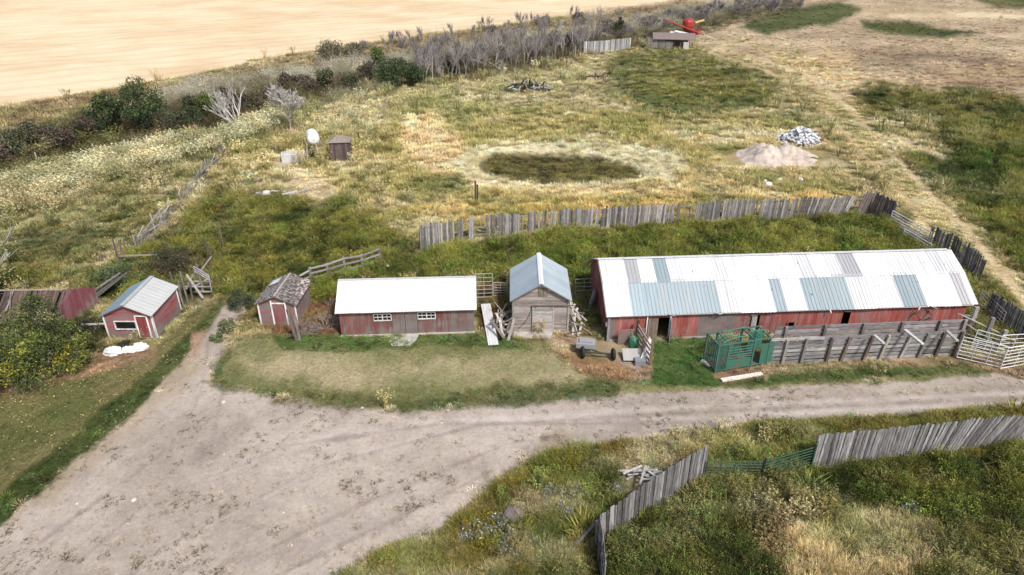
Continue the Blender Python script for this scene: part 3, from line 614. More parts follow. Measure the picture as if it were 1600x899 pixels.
def sheet(mb, P, U, V, w, l, col, per=.3, rib=.025, rnd=None, t=.012):
    """ribbed metal sheet; ribs run along V"""
    Nn = U.cross(V).normalized(); Nn = Nn if Nn.z > 0 else -Nn
    prof = []; u = 0
    while u < w-.02:
        prof += [(u, 0), (min(u+per*.62, w), 0), (min(u+per*.7, w), rib), (min(u+per*.9, w), rib)]; u += per
    prof.append((w, 0)); pr = [prof[0]]
    for q in prof[1:]:
        if q[0] > pr[-1][0]+1e-4: pr.append(q)
    a = [P+U*u+Nn*h for u, h in pr]; b = [p+V*l for p in a]; n = len(a)
    a2 = [p-Nn*t for p in a]; b2 = [p-Nn*t for p in b]
    fs = [(i, i+1, n+i+1, n+i) for i in range(n-1)]+[(2*n+i, 3*n+i, 3*n+i+1, 2*n+i+1) for i in range(n-1)]
    fs += [(i, 2*n+i, 2*n+i+1, i+1) for i in range(n-1)]+[(n+i, n+i+1, 3*n+i+1, 3*n+i) for i in range(n-1)]+[(0, n, 3*n, 2*n), (n-1, 3*n-1, 4*n-1, 2*n-1)]
    mb.add(a+b+a2+b2, fs, col, rnd)
def slab(mb, P, U, V, w, l, t, col):
    Nn = U.cross(V).normalized(); Nn = Nn if Nn.z > 0 else -Nn
    q = [P, P+U*w, P+U*w+V*l, P+V*l]; mb.hexa([p-Nn*t for p in q], q, col)
def window(parent, x0, x1, z0, z1, y=0, panes=2, col=(.56, .55, .53), rows=1):
    w = MB(); f = .055
    w.box(((x0+x1)/2, y-.03, z0+f/2), (x1-x0, .1, f)); w.box(((x0+x1)/2, y-.03, z1-f/2), (x1-x0, .1, f))
    for x in (x0+f/2, x1-f/2): w.box((x, y-.03, (z0+z1)/2), (f, .1, z1-z0-2*f-.004))
    for i in range(1, panes): w.box((x0+(x1-x0)*i/panes, y-.02, (z0+z1)/2), (.07 if panes == 2 and rows == 1 else .05, .06, z1-z0-2*f-.006))
    w.col = col
    for i in range(len(w.c)): w.c[i] = col
    o = w.build('window', M['trim'], parent)
    g = MB((.02, .02, .02)); g.box(((x0+x1)/2, y+.02, (z0+z1)/2), (x1-x0-.08, .012, z1-z0-.08)); g.build('pane', M['glass'], o)
    return o
def fit(A, B):
    """origin, angle and length of a front wall between two ground points"""
    d = B-A; return A, math.atan2(d.y, d.x), Vector((d.x, d.y)).length
def dims(mb_list): pass
# ------------------------------------------------------------ small red shed by the lane (left)
A = gp(173, 530); A.z += .12; B = G(246, 530)
W, D, HW, HR = (B-A).xy.length, 4.0, 1.95, 2.72
t1 = empty('red_shed', A, 0, 'small red lap board shed with a window and door under a pale tin roof', 'shed')
keep(A, X, W, D)
wr = lambda z: .52+.35*(z < .35)
OP = [(.62, 2.15, .75, 1.45), (2.22, 2.95, .12, 1.78)]
w = MB(); wall_h(w, Vector((0, 0, 0)), X, -Y, W, HW, HR, OP, wear=wr, col=(.27, .058, .062))
wall_h(w, Vector((W, 0, 0)), Y, X, D, HW, None, wear=wr, col=(.28, .065, .07)); wall_h(w, Vector((0, D, 0)), X, Y, W, HW, HR, wear=wr)
wall_h(w, Vector((0, 0, 0)), Y, -X, D, HW, None, wear=wr); w.build('wall', M['redh'], t1)
w = MB(WHITE)
for x in (0, W): w.box((x+(.02 if x else -.02), -.035, HW/2), (.1, .05, HW-.02), rnd=.6)
w.box((W+.035, .06, HW/2), (.05, .1, HW-.02), rnd=.35); w.box((W+.035, D-.04, HW/2), (.05, .1, HW-.02), rnd=.5)
w.box((2.18, -.035, .95), (.07, .05, 1.75), rnd=.4); w.box((2.99, -.035, .95), (.09, .05, 1.75), rnd=.5); w.box((2.6, -.035, 1.84), (.9, .05, .07), rnd=.2)
build_each(w, 'trim', M['trim'], t1)
window(t1, .62, 2.15, .75, 1.45, panes=1)
w = MB((.2, .035, .035)); 
for i in range(4): w.box((2.31+i*.181, 0.0, .95), (.176, .04, 1.66), rnd=random.uniform(.1, .4))
dd = w.build('door', M['redv'], t1); w = MB((.3, .3, .3)); w.box((2.85, -.04, .95), (.03, .05, .12)); w.build('handle', M['metal'], dd)
w = MB(); k = math.hypot(W/2+.16, (HR-HW)*(1+.32/W)); sl = (HR-HW)/(W/2)
V1 = Vector((W/2+.16, 0, (W/2+.16)*sl)).normalized(); V2 = Vector((-(W/2+.16), 0, (W/2+.16)*sl)).normalized(); LL = math.hypot(W/2+.16, (W/2+.16)*sl)
P1 = Vector((-.16, -.22, HW-.16*sl+.06)); P2 = Vector((W+.16, -.22, HW-.16*sl+.06))
slab(w, P1-Z3*.01, Y, V1, D+.44, LL, .05, (.3, .28, .26)); slab(w, P2-Z3*.01, Y, V2, D+.44, LL, .05, (.3, .28, .26))
sheet(w, P1+Z3*.012, Y, V1, D+.44, LL, (.27, .35, .40), per=.4, rib=.012); sheet(w, P2+Z3*.012, Y, V2, D+.44, LL, (.56, .56, .53), per=.4, rib=.012)  # sky reflection painted into the slope colours: left darker and bluer, right brighter
w.box((W/2, D/2, HR+.1), (.3, D+.46, .03), col=(.5, .52, .52)); w.build('roof', M['galv'], t1)
w = MB((.36, .33, .3))
for x in (.15, W/2, W-.15):
    for y in (.15, D-.15): w.box((x, y, -.1), (.3, .3, .22))
build_each(w, 'footing', M['concrete'], t1)
# ------------------------------------------------------------ collapsed dark red shed at the left edge
A = gp(105, 507); L0 = 10.5; t = empty('collapsed_shed', A, R(2), 'dark red shed with a caved-in brown board roof, behind the yellow-leaved bushes', 'shed')
keep(A-X*L0, X, L0, 4)
w = MB(); g_ = lambda u: 1.5+ (1.0-abs(u-1.6)/1.6*1.0 if u < 3.2 else 0)
wall_v(w, Vector((0, 0, 0)), Vector((.28, .96, 0)), Vector((.96, -.28, 0)), 3.2, lambda u: 1.45+.85*(1-abs(u/3.2-.42)/.58), bw=.22, col=(.19, .045, .06), wear=lambda u: .25, jit=.2)
wall_v(w, Vector((-L0, .1, 0)), X, -Y, L0-.05, lambda u: .9+.1*math.sin(u), bw=.24, col=(.15, .05, .05), wear=lambda u: .75, ops=[(7, 8, .2, .9)])
wall_v(w, Vector((-L0, 3.2, 0)), X, Y, L0, lambda u: 1.0, bw=.24, col=(.15, .05, .05), wear=lambda u: .75); w.build('wall', M['redv'], t)
w = MB()
for i in range(64):
    x = -L0+i*.165
    if i % 13 in (7,) or 30 < i < 34: continue
    sag = .22*math.sin(i/9.)+.1*math.sin(i/3.1); e = random.uniform(0, .25)
    w.beam((x, -.15+e, .85+sag*.4), (x+random.uniform(-.04, .04), 1.75, 2.0+sag*.35), .155, .03, (.105, .072, .058))
for i in range(50): x = -L0+i*.21; w.beam((x, 1.8, 2.0), (x, 3.3, 1.0+random.uniform(-.2, 0)), .19, .03, (.09, .07, .06))
w.beam((-L0, 1.78, 2.06), (-.1, 1.75, 2.0), .12, .08, (.25, .2, .18))
w.build('roof', M['wood'], t)
w = MB((.2, .18, .17))
for i in range(9):
    x = -L0+random.uniform(2, 10); w.beam((x, random.uniform(0, 1), 1.2), (x+random.uniform(-1.4, 1.4), random.uniform(.6, 1.8), 2.1), .09, .04, random.choice([(.2, .18, .17), (.5, .5, .5), (.06, .05, .05)]))
build_each(w, 'loose_board', M['wood'], t)
# ------------------------------------------------------------ shingled red shed
A = gp(409, 506); B = gp(466, 507); _, an, W = fit(A, B); D, HW, HR = 3.3, 1.82, 2.42
t3 = empty('shingled_shed', A, an, 'little red and white trimmed shed with a crumbling wooden shingle roof', 'shed')
keep(A, X, W, D)
w = MB(); OP = [(1.02, 1.95, 0, 1.75)]
wall_h(w, Vector((0, 0, 0)), X, -Y, W, HW, HR, OP, bw=.16, col=(.26, .07, .07), wear=lambda z: .58+.4*(z < .22))
wall_h(w, Vector((W, 0, 0)), Y, X, D, HW, None, bw=.16, col=(.24, .065, .065), wear=lambda z: .78); wall_h(w, Vector((0, D, 0)), X, Y, W, HW, HR, bw=.16, wear=lambda z: .5)
wall_h(w, Vector((0, 0, 0)), Y, -X, D, HW, None, bw=.16, wear=lambda z: .5); w.build('wall', M['redh'], t3)
w = MB(WHITE)
for x, h in ((.0, HW), (.98, HW+.25), (2.0, HW+.2), (W, HW)): w.box((x, -.04, h/2), (.1, .05, h-.03), rnd=.45)
w.box((1.5, -.04, 1.82), (.95, .05, .08), rnd=.4); build_each(w, 'trim', M['trim'], t3)
w = MB((.23, .06, .06))
for i in range(5): w.box((1.12+i*.183, -.01, .9), (.178, .04, 1.72), rnd=random.uniform(.3, .55))
w.build('door', M['redv'], t3)
w = MB(); sl = (HR-HW)/(W/2); LL = math.hypot(W/2+.2, (W/2+.2)*sl)
for sgn, x0 in ((1, -.2), (-1, W+.2)):
    V_ = Vector((sgn*(W/2+.2), 0, (W/2+.2)*sl)).normalized(); P = Vector((x0, -.2, HW-.2*sl+.04))
    slab(w, P, Y, V_, D+.4, LL, .05, (.2, .17, .15)); Nn = Vector((-V_.z*sgn, 0, abs(V_.x)))
    nr = 13
    for j in range(nr):
        y = -.2
        while y < D+.2:
            dw = random.uniform(.09, .19)
            miss = random.random() < (.12 if sgn < 0 else .05)
            if not miss:
                c = random.choice([(.15, .13, .12), (.19, .165, .15), (.24, .215, .195), (.1, .085, .08)])
                if sgn < 0 and j < 6 and y > 1.2 and random.random() < .35: c = (.42, .36, .32)
                if sgn > 0: c = tuple(q*.8+.04 for q in c)
                p0 = P+V_*(LL*j/nr)+Y*(y+.2); o_ = Nn*.012
                q = [p0, p0+Y*(dw-.012), p0+Y*(dw-.012)+V_*(LL/nr*1.35), p0+V_*(LL/nr*1.35)]
                lift = random.uniform(.02, .05)
                w.hexa([q[0]+o_, q[1]+o_, q[2]+o_*.3, q[3]+o_*.3], [q[0]+Nn*(lift+.012), q[1]+Nn*(lift+.012), q[2]+Nn*.014, q[3]+Nn*.014], c)
            y += dw
w.box((W/2, D/2, HR+.09), (.1, D+.4, .04), col=(.4, .36, .33)); w.build('roof', M['shingle'], t3)
w = MB((.42, .42, .42)); V_ = Vector(((W/2+.2), 0, (W/2+.2)*sl)).normalized(); slab(w, Vector((.15, 2.2, HW+.35*sl+.12)), Y, V_, .75, .75, .02, (.62, .62, .62)); w.build('roof_patch', M['tin'], t3)
# ------------------------------------------------------------ long red shed
A = gp(534, 525); B = gp(741, 519); A.z += .06; _, an, W = fit(A, B); D, HW, HR = 4.3, 2.05, 3.3
t4 = empty('long_shed', A, an, 'long low red and grey shed with two white windows under a white roof', 'shed')
keep(A, Vector((math.cos(an), math.sin(an), 0)), W, D)
k = W/207.
OP = [(52*k, 80*k, 1.15, 1.75), (120*k, 148*k, 1.2, 1.8), (81*k, 119*k, 0, 1.85)]
def wl(u):
    q = u/k
    return .26 if q < 50 else .42 if q < 84 else .95 if q < 121 else .38 if q < 148 else .45 if q < 170 else .62
w = MB(); wall_v(w, Vector((0, 0, 0)), X, -Y, W, lambda u: HW, OP, col=(.185, .062, .058), wear=wl, bw=.16)
gt = lambda u: HW+(HR-HW)*(1-abs(u-D/2)/(D/2))
wall_v(w, Vector((0, 0, 0)), Y, -X, D, gt, col=(.2, .06, .06), wear=lambda u: .4); wall_v(w, Vector((W, 0, 0)), Y, X, D, gt, wear=lambda u: .6); wall_v(w, Vector((0, D, 0)), X, Y, W, lambda u: HW, wear=lambda u: .5, bw=.3)
w.build('wall', M['redv'], t4)
for q0, q1 in ((81, 100), (100.6, 119)):
    w = MB((.16, .06, .06)); n = 5; a, b = q0*k, q1*k
    for i in range(n): w.box((a+(b-a)*(i+.5)/n, -.03, .92), ((b-a)/n-.008, .04, 1.86), rnd=.85 if q0 > 90 else .62)
    w.build('door', M['redv'], t4)
for o in OP[:2]:
    wn = window(t4, *o, panes=2)
    w = MB(WHITE); m4 = (o[1]-o[0])/4; zc = (o[2]+o[3])/2
    for i in (1, 3): w.box((o[0]+m4*i, -.015, zc), (.024, .03, .48), rnd=.5)
    w.box(((o[0]+o[1])/2, -.017, zc), (o[1]-o[0]-.13, .03, .024), rnd=.5); w.build('muntin', M['trim'], wn)
w = MB(); sl = (HR-HW)/(D/2); ov = .25; LL = math.hypot(D/2+ov, (D/2+ov)*sl)
for sgn, y0 in ((1, -ov), (-1, D+ov)):
    V_ = Vector((0, sgn*(D/2+ov), (D/2+ov)*sl)).normalized(); P = Vector((-.22, y0, HW-ov*sl+.07))
    slab(w, P-Z3*.02, X, V_, W+.44, LL, .05, (.35, .32, .3))
    nS = 11; sw = (W+.44)/nS
    for i in range(nS): sheet(w, P+X*(sw*i)+Z3*(.012+.004*(i % 2)), X, V_, sw+.04 if i < nS-1 else sw, LL, (.72, .725, .72) if sgn > 0 else (.4, .4, .41), per=.23, rib=.018)
w.box((W/2, D/2, HR+.09), (W+.46, .22, .03), col=(.5, .5, .5)); w.build('roof', M['tin'], t4)
w = MB((.42, .39, .36)); w.box((W/2, -.07, -.03), (W+.1, .14, .16)); build_each(w, 'footing', M['concrete'], t4)
# ------------------------------------------------------------ grey weathered shed
A = gp(801, 517); B = gp(887, 517); A.z += .06; _, an, W = fit(A, B); D, HW, HR = 4.6, 2.62, 3.86
t5 = empty('grey_shed', A, an, 'steep roofed shed of bare grey boards with a sliding door and blue-grey tin roof', 'shed')
keep(A, X, W, D)
k = W/86.; GR = (.30, .262, .245)
OP = [(38*k, 53*k, 2.78, 3.45)]
w = MB(); gc = lambda z: random.choice([GR, (.34, .30, .28), (.27, .235, .22), (.31, .265, .235)])
wall_h(w, Vector((0, 0, 0)), X, -Y, W, HW, HR, OP, bw=.15, col=gc, wear=lambda z: .5, jit=.5)
wall_h(w, Vector((W, 0, 0)), Y, X, D, HW, None, bw=.15, col=gc, jit=.5); wall_h(w, Vector((0, D, 0)), X, Y, W, HW, HR, bw=.15, col=gc); wall_h(w, Vector((0, 0, 0)), Y, -X, D, HW, None, bw=.15, col=gc, jit=.5)
w.build('wall', M['woodh'], t5)
w = MB((.2, .165, .135))
for i in range(6): w.box((38*k+15*k*(i+.5)/6, 0, 3.12), (15*k/6-.012, .04, .7))
w.build('loft_hatch', M['wood'], t5)
w = MB((.36, .335, .32)); x0, x1 = 30*k, 64*k
for i in range(12): w.box(((x0+x1)/2, -.09, .09+i*.165), (x1-x0, .03, .158))
for x in (x0+.06, x1-.06): w.box((x, -.12, .99), (.09, .03, 1.98), col=(.33, .31, .29))
dr = w.build('sliding_door', M['woodh'], t5)
w = MB((.12, .1, .1)); w.box((x0+.25, -.14, 2.03), (.06, .03, .16)); w.box((x1-.25, -.14, 2.03), (.06, .03, .16)); build_each(w, 'hanger', M['rust'], dr)
w = MB((.15, .12, .11)); w.beam((x0-.1, -.11, 2.1), (W+.35, -.11, 2.14), .05, .07); w.build('door_track', M['rust'], t5)
w = MB((.04, .035, .03)); w.path([(x0-.02, -.06, 2.05), (x0-.12, -.06, 1.6), (x0-.35, -.06, 1.0), (x0-.62, -.06, .55), (x0-.95, -.06, .2)], .018); w.build('cable', M['rubber'], t5)
w = MB((.28, .26, .25))
for x in (.02, W-.02): w.box((x, -.05, HW/2), (.12, .05, HW-.02))
build_each(w, 'trim', M['wood'], t5)
w = MB(); sl = (HR-HW)/(W/2); ov = .2; LL = math.hypot(W/2+ov, (W/2+ov)*sl)
for sgn, x0_ in ((1, -ov), (-1, W+ov)):
    V_ = Vector((sgn*(W/2+ov), 0, (W/2+ov)*sl)).normalized(); P = Vector((x0_, -.25, HW-ov*sl+.06))
    slab(w, P-Z3*.02, Y, V_, D+.5, LL, .05, (.32, .3, .29)); nS = 6; sw = (D+.5)/nS
    for i in range(nS): sheet(w, P+Y*(sw*i)+Z3*(.012+.004*(i % 2)), Y, V_, sw+.03 if i < nS-1 else sw, LL, random.choice([(.38, .44, .47), (.36, .42, .46), (.4, .45, .48)]), per=.25, rib=.02)
w.build('roof', M['galv'], t5)
w = MB((.66, .68, .68)); w.box((W/2-.07, D/2, HR+.075), (.2, D+.52, .02), ry=-.3); w.box((W/2+.07, D/2, HR+.075), (.2, D+.52, .02), ry=.3); w.build('ridge_cap', M['tin'], t5)
# ------------------------------------------------------------ long barn
A = gp(950, 532); B = gp(1499, 513); _, an, W = fit(A, B); D, HW, HR = 8.0, 2.15, 4.35
tb = empty('long_barn', A, an, 'very long low red barn with a patchwork tin roof of white and blue-grey sheets', 'barn')
keep(A, Vector((math.cos(an), math.sin(an), 0)), W, D)
k = W/549.; bx = lambda px: (px-950)*k
OP = [(bx(1023), bx(1040), 0, 1.75), (bx(1167), bx(1178), .5, 1.7), (bx(1306), bx(1318), .15, 1.75), (bx(1222), bx(1233), .35, 1.0)]
def wb(u):
    q = u/k+950
    if q < 958: return .9
    if q < 1085: return .26
    if q < 1141: return 1.0
    if q < 1190: return .45
    return .3+.16*math.sin(q/17)+.12*math.sin(q/5.3)
BR = lambda u: (.225, .055, .048) if 1085 < u/k+950 < 1200 else random.choice([(.32, .07, .05), (.29, .062, .047), (.27, .06, .046)])
w = MB(); wall_v(w, Vector((0, 0, 0)), X, -Y, W, lambda u: HW+.05, OP, col=BR, wear=wb, bw=.22, jit=.12)
def gtb(u):
    q = min(u, D-u)/(D/2); return HW+(HR-HW)*(.60*q/.5 if q < .5 else .60+.40*(q-.5)/.5)
wall_v(w, Vector((0, 0, 0)), Y, -X, D, gtb, col=(.25, .05, .04), wear=lambda u: .16, bw=.3, jit=.1); wall_v(w, Vector((W, 0, 0)), Y, X, D, gtb, wear=lambda u: .3); wall_v(w, Vector((0, D, 0)), X, Y, W, lambda u: HW, wear=lambda u: .5, bw=.5)
w.build('wall', M['redv'], tb)
# two-pitch roof made of patched sheets
K1 = Vector((0, D/4, gtb(D/4)-HW)); K2 = Vector((0, D/4, HR-gtb(D/4)))
ov = .3; V1 = K1.normalized(); V2 = K2.normalized(); L1 = K1.length+ov; L2 = K2.length
WH = (.7, .705, .705); GB = (.235, .3, .33); LG = (.56, .565, .58); MG = (.37, .375, .395)
low = [(-5, 32, WH), (32, 166, (.29, .36, .39)), (166, 196, LG), (196, 248, WH), (248, 266, GB), (266, 297, LG), (297, 321, GB), (321, 369, (.25, .315, .34)), (369, 402, LG), (402, 444, (.56, .56, .565)), (444, 482, (.21, .27, .3)), (482, 534, WH), (534, 552, MG), (552, 561, WH)]
upp = [(-5, 33, WH), (33, 53, MG), (53, 78, WH), (78, 98, GB), (98, 122, LG), (122, 370, WH), (370, 398, MG), (398, 561, WH)]
w = MB()
P = Vector((-.3, 0, HW+.1))-V1*ov; slab(w, P-Z3*.02, X, V1, W+.6, L1, .05, (.3, .27, .25))
for a, b, c in low:
    n = max(1, round((b-a)*k/1.1)); e = random.uniform(-.07, .07)
    for i in range(n):
        u0 = (a+(b-a)*i/n)*k; u1 = (a+(b-a)*(i+1)/n)*k
        cc = shade(c, .96, 1.03); dn = e+random.uniform(-.03, .03)
        sheet(w, Vector((u0, 0, HW+.1))-V1*(ov+dn)+Z3*(.014+.006*(i % 2)), X, V1, u1-u0+.03, L1+dn+.1, cc, per=.26, rib=.03)
P2 = Vector((-.3, D/4, gtb(D/4)+.1)); slab(w, P2-Z3*.02, X, V2, W+.6, L2, .05, (.3, .27, .25))
for a, b, c in upp:
    n = max(1, round((b-a)*k/1.1))
    for i in range(n):
        u0 = (a+(b-a)*i/n)*k; u1 = (a+(b-a)*(i+1)/n)*k; cc = shade(c, .95, 1.03)
        if random.random() < .05 and c == WH: cc = LG
        sheet(w, Vector((u0, D/4, gtb(D/4)+.1))-V2*.12+Z3*(.03+.006*(i % 2)), X, V2, u1-u0+.03, L2+.12+random.uniform(-.03, .03), cc, per=.26, rib=.03)
# back slope
V3 = Vector((0, -K2.y, K2.z)).normalized(); V4 = Vector((0, -K1.y, K1.z)).normalized()
sheet(w, Vector((-.3, D*.75, gtb(D*.75)+.12)), X, V3, W+.6, L2, LG, per=.3); sheet(w, Vector((-.3, D, HW+.12))-V4*ov, X, V4, W+.6, L1, LG, per=.3)
w.box((W/2, D/2, HR+.16), (W+.6, .3, .02), col=(.6, .6, .6))
w.build('roof', M['tin'], tb)
# loose and rusted bits on the roof
w = MB((.25, .22, .2))
for a, fy, l in ((30, .6, .5), (135, .3, .7), (305, .62, .45), (308, .4, .5), (200, .25, .3), (480, .7, .3), (520, .55, .3), (535, .3, .6), (505, .45, .25), (215, .8, .35), (150, .8, .4), (250, .6, .35), (418, .6, .3)):
    p = Vector((a*k, D/4, gtb(D/4)+.17))+V2*(L2*fy) if a % 2 else Vector((a*k, 0, HW+.17))+V1*(L1*fy*.9)
    w.beam(p, p+Vector((random.uniform(-.3, .3), 0, 0))*l+(V2 if a % 2 else V1)*random.uniform(-.3, .3)*l, .05, .02)
for a in (85, 160, 172, 330, 470, 485): p = Vector((a*k, -.25, HW)); w.beam(p, p+Vector((random.uniform(-.7, .7), -.15, random.uniform(-.25, .1))), .1, .03, (.45, .42, .4))
build_each(w, 'loose_board', M['wood'], tb)
def bdoor(a, b, z0, z1, col, name='door', rot=0, y=-.1):
    w = MB(col); n = max(2, round((b-a)/.2))
    for i in range(n): w.box((a+(b-a)*(i+.5)/n, y, (z0+z1)/2), ((b-a)/n-.008, .04, z1-z0))
    return w.build(name, M['wood'], tb)
bdoor(bx(1008), bx(1023), .05, 1.75, (.22, .17, .14)); bdoor(bx(1165), bx(1173), .55, 1.65, (.3, .29, .27), 'hatch')
w = MB(WHITE); w.box((bx(1041), -.1, .95), (.1, .08, 1.9), rnd=.3); w.box((bx(1020), -.1, 2.02), (bx(1052)-bx(990), .06, .09), rnd=.4); w.box((bx(1006), -.1, 1.0), (.08, .08, 1.9), rnd=.6)
w.build('door_frame', M['trim'], tb)
w = MB((.25, .27, .3)); w.box((bx(1036)+.25, -.35, .9), (.04, .7, 1.7), rz=-.3); w.build('door', M['wood'], tb)
w = MB((.2, .13, .11)); w.box((bx(1168), -.075, 1.75), (.5, .05, .08)); w.box((bx(1312), -.075, 1.8), (.5, .05, .06))
for q in (1222.5, 1233): w.box((bx(q), -.075, .7), (.06, .05, .7))
build_each(w, 'trim', M['wood'], tb)
w = MB((.3, .29, .28)); w.box((W/2, -.06, -.02), (W, .1, .28)); build_each(w, 'footing', M['concrete'], tb)
w = MB((.25, .25, .25)); w.box((-.05, -.05, 1.0), (.16, .12, 2.0)); w.box((-.16, 0.1, 1.3), (.12, .18, .3), col=(.75, .75, .75)); w.build('corner_post', M['wood'], tb)
# ------------------------------------------------------------ small brown far shed, hipped roof
A = gp(517, 252); B = gp(548, 251); _, an, W = fit(A, B); D, HW, HR = 2.2, 2.35, 3.0
t = empty('brown_shed', A, an, 'small dark brown board shed with a hipped roof, beside the white tank on legs', 'shed'); keep(A, X, W, D)
DB = (.12, .088, .085); w = MB(); 
for O_, U_, N_, w_ in ((Vector((0, 0, 0)), X, -Y, W), (Vector((W, 0, 0)), Y, X, D), (Vector((0, 0, 0)), Y, -X, D), (Vector((0, D, 0)), X, Y, W)): wall_v(w, O_, U_, N_, w_, lambda u: HW, bw=.25, col=DB, jit=.4)
w.build('wall', M['wood'], t)
w = MB((.24, .2, .17)); o = .15; q = [Vector((-o, -o, HW)), Vector((W+o, -o, HW)), Vector((W+o, D+o, HW)), Vector((-o, D+o, HW))]; r1 = Vector((W*.38, D/2, HR)); r2 = Vector((W*.62, D/2, HR))
w.add(q+[r1, r2], [(0, 1, 5, 4), (2, 3, 4, 5), (1, 2, 5), (3, 0, 4), (3, 2, 1, 0)]); w.build('roof', M['shingle'], t)
w = MB((.17, .13, .12)); w.box((W*.45, -.03, 1.0), (.8, .04, 1.9)); w.build('door', M['wood'], t)
# ------------------------------------------------------------ board fences
def board_fence(pts, hts, label, name='board_fence', cat='fence', gaps=(), col=(.27, .255, .245), leanf=lambda s: 0, bw=.15, sp=.175, side=1, parent=None, rz=0, jit=.06, missing=.0, out=lambda s: 0):
    P = [gp(*p) for p in pts]; root = empty(name, P[0], 0, label, cat) if parent is None else parent
    O = P[0]; tot = sum((b-a).length for a, b in zip(P, P[1:])); s = 0; w = MB(col); rl = MB((.24, .22, .2)); po = []
    for i, (a, b) in enumerate(zip(P, P[1:])):
        d = b-a; L_ = d.length; d.normalize(); nn = Vector((d.y, -d.x, 0)).normalized()*side; u = 0
        h0, h1 = hts[i], hts[i+1]; last_post = -9
        while u < L_:
            f = (s+u)/tot; gap = any(g0 < f < g1 for g0, g1 in gaps)
            p = a+d*u-O; h = (h0+(h1-h0)*u/L_)*random.uniform(1-jit, 1+jit)+.05
            if not gap and random.random() > missing:
                ln = leanf(f)+random.gauss(0, .014); ou = out(f)
                q = p+nn*random.uniform(.0, .02); top_ = q+d*(ln*h)+nn*(ou*h)+Z3*h
                c = shade(col, .45, 1.35)
                w.beam(q-Z3*.1, top_, random.uniform(bw*.88, bw*1.12), .03, c, up=nn)
            if gap and w.v: w.build('board_panel', M['wood'], root); w = MB(col)
            if u-last_post > 2.4: po.append((p-nn*.1, h*.85)); last_post = u
            u += sp
        for z in (.35, h0*.5, h0*.85):
            rl.beam(a-O-nn*(.05-out(s/tot)*z)+Z3*z+d*leanf(s/tot)*z, b-O-nn*(.05-out((s+L_)/tot)*z)+Z3*z*(h1/h0)+d*leanf((s+L_)/tot)*z, .04, .11)
        s += L_
    if w.v: w.build('board_panel', M['wood'], root)
    rl.build('rail', M['woodh'], root)
    for p, h in po: w = MB((.2, .17, .15)); w.tube(p-Z3*.2, p+Z3*h, .08, .07, 7); w.build('post', M['wood'], root)
    for a, b in zip(P, P[1:]): KEEP.append((a.x, a.y, (b-a).normalized().x, (b-a).normalized().y, (b-a).length, .02, .55))
    return root
board_fence([(658, 392), (722, 379), (735, 373), (835, 364), (1000, 352), (1160, 343), (1334, 337)], [2.5, 2.3, 2.2, 2.15, 2.1, 2.1, 2.1], 'tall grey board windbreak with missing boards, running behind the green weedy corral',
    gaps=[(.094, .112), (.125, .15), (.225, .243), (.268, .275), (.284, .292), (.585, .62), (.978, 1.0)], col=(.235, .225, .22), missing=.05, jit=.08, leanf=lambda s: .02 if s < .8 else (s-.8)*1.6, sp=.2, bw=.16)
board_fence([(1334, 337), (1358, 332), (1394, 350)], [2.2, 2.3, 2.2], 'brown leaning board fence turning the far right corner of the corral', col=(.19, .155, .14), leanf=lambda s: .35-.35*s, jit=.07, sp=.18)
board_fence([(1448, 384), (1488, 404), (1530, 440)], [1.9, 2.0, 2.0], 'grey board fence beside the trail, behind the right end of the long barn', col=(.24, .215, .2), jit=.1, missing=.06, gaps=[(.5, .53)])
board_fence([(1540, 492), (1570, 512), (1625, 548)], [1.9, 2.0, 2.0], 'grey board fence at the right edge beyond the white pipe gates', col=(.27, .25, .235), jit=.07)
f1 = board_fence([(1098, 744), (1020, 793), (936, 851)], [2.15, 2.15, 1.95], 'foreground board windbreak slanting down to its broken left end', col=(.205, .2, .197), sp=.172, jit=.04, side=-1, leanf=lambda s: .05*s+.0)
board_fence([(934, 853), (938, 885), (942, 925)], [1.95, 1.95, 1.9], 'short return of grey boards at the broken end of the foreground fence', col=(.2, .19, .18), sp=.17, side=-1, leanf=lambda s: .0)
board_fence([(1269, 729), (1330, 723), (1420, 713), (1520, 700), (1680, 688)], [2.1, 2.1, 2.05, 2.0, 2.0], 'foreground grey board windbreak right of the green gates, its boards leaning over to the right', col=(.225, .218, .215), sp=.172, jit=.04, leanf=lambda s: .04 if s < .35 else .04+(s-.35)*1.7, out=lambda s: -.05)
board_fence([(912, 84), (938, 82), (985, 74)], [2.5, 2.5, 2.3], 'pale grey board fence panel at the end of the row of bare trees', col=(.34, .34, .34), sp=.22, bw=.21, jit=.02)
# fallen boards by the foreground fence
t = empty('fallen_boards', gp(900, 862), 0, 'fallen dark boards propped against the broken end of the foreground fence', 'boards')
w = MB((.13, .12, .115)); 
for i in range(7):
    a = gp(876+i*2.2, 876-i*1.2)-t.location; b = G(924+i*1.5, 838-i)-t.location; w.beam(a+Z3*(.1+.03*i), b+Z3*(.6+.04*i), .14, .03)
w.build('board', M['wood'], t)
# board pile
t = empty('board_pile', gp(1005, 752), 0, 'heap of loose bleached boards in the weeds behind the slanting foreground fence', 'boards')
for i in range(17):
    w = MB((.36, .34, .32)); an_ = random.gauss(.15, .5); l = random.uniform(.7, 1.5); c = Vector((random.uniform(-.6, .75), random.uniform(-.45, .45), .22+i*.03))
    d = Vector((math.cos(an_), math.sin(an_), random.uniform(-.08, .12))); w.beam(c-d*l/2, c+d*l/2, .12, .035); w.build('board', M['wood'], t)
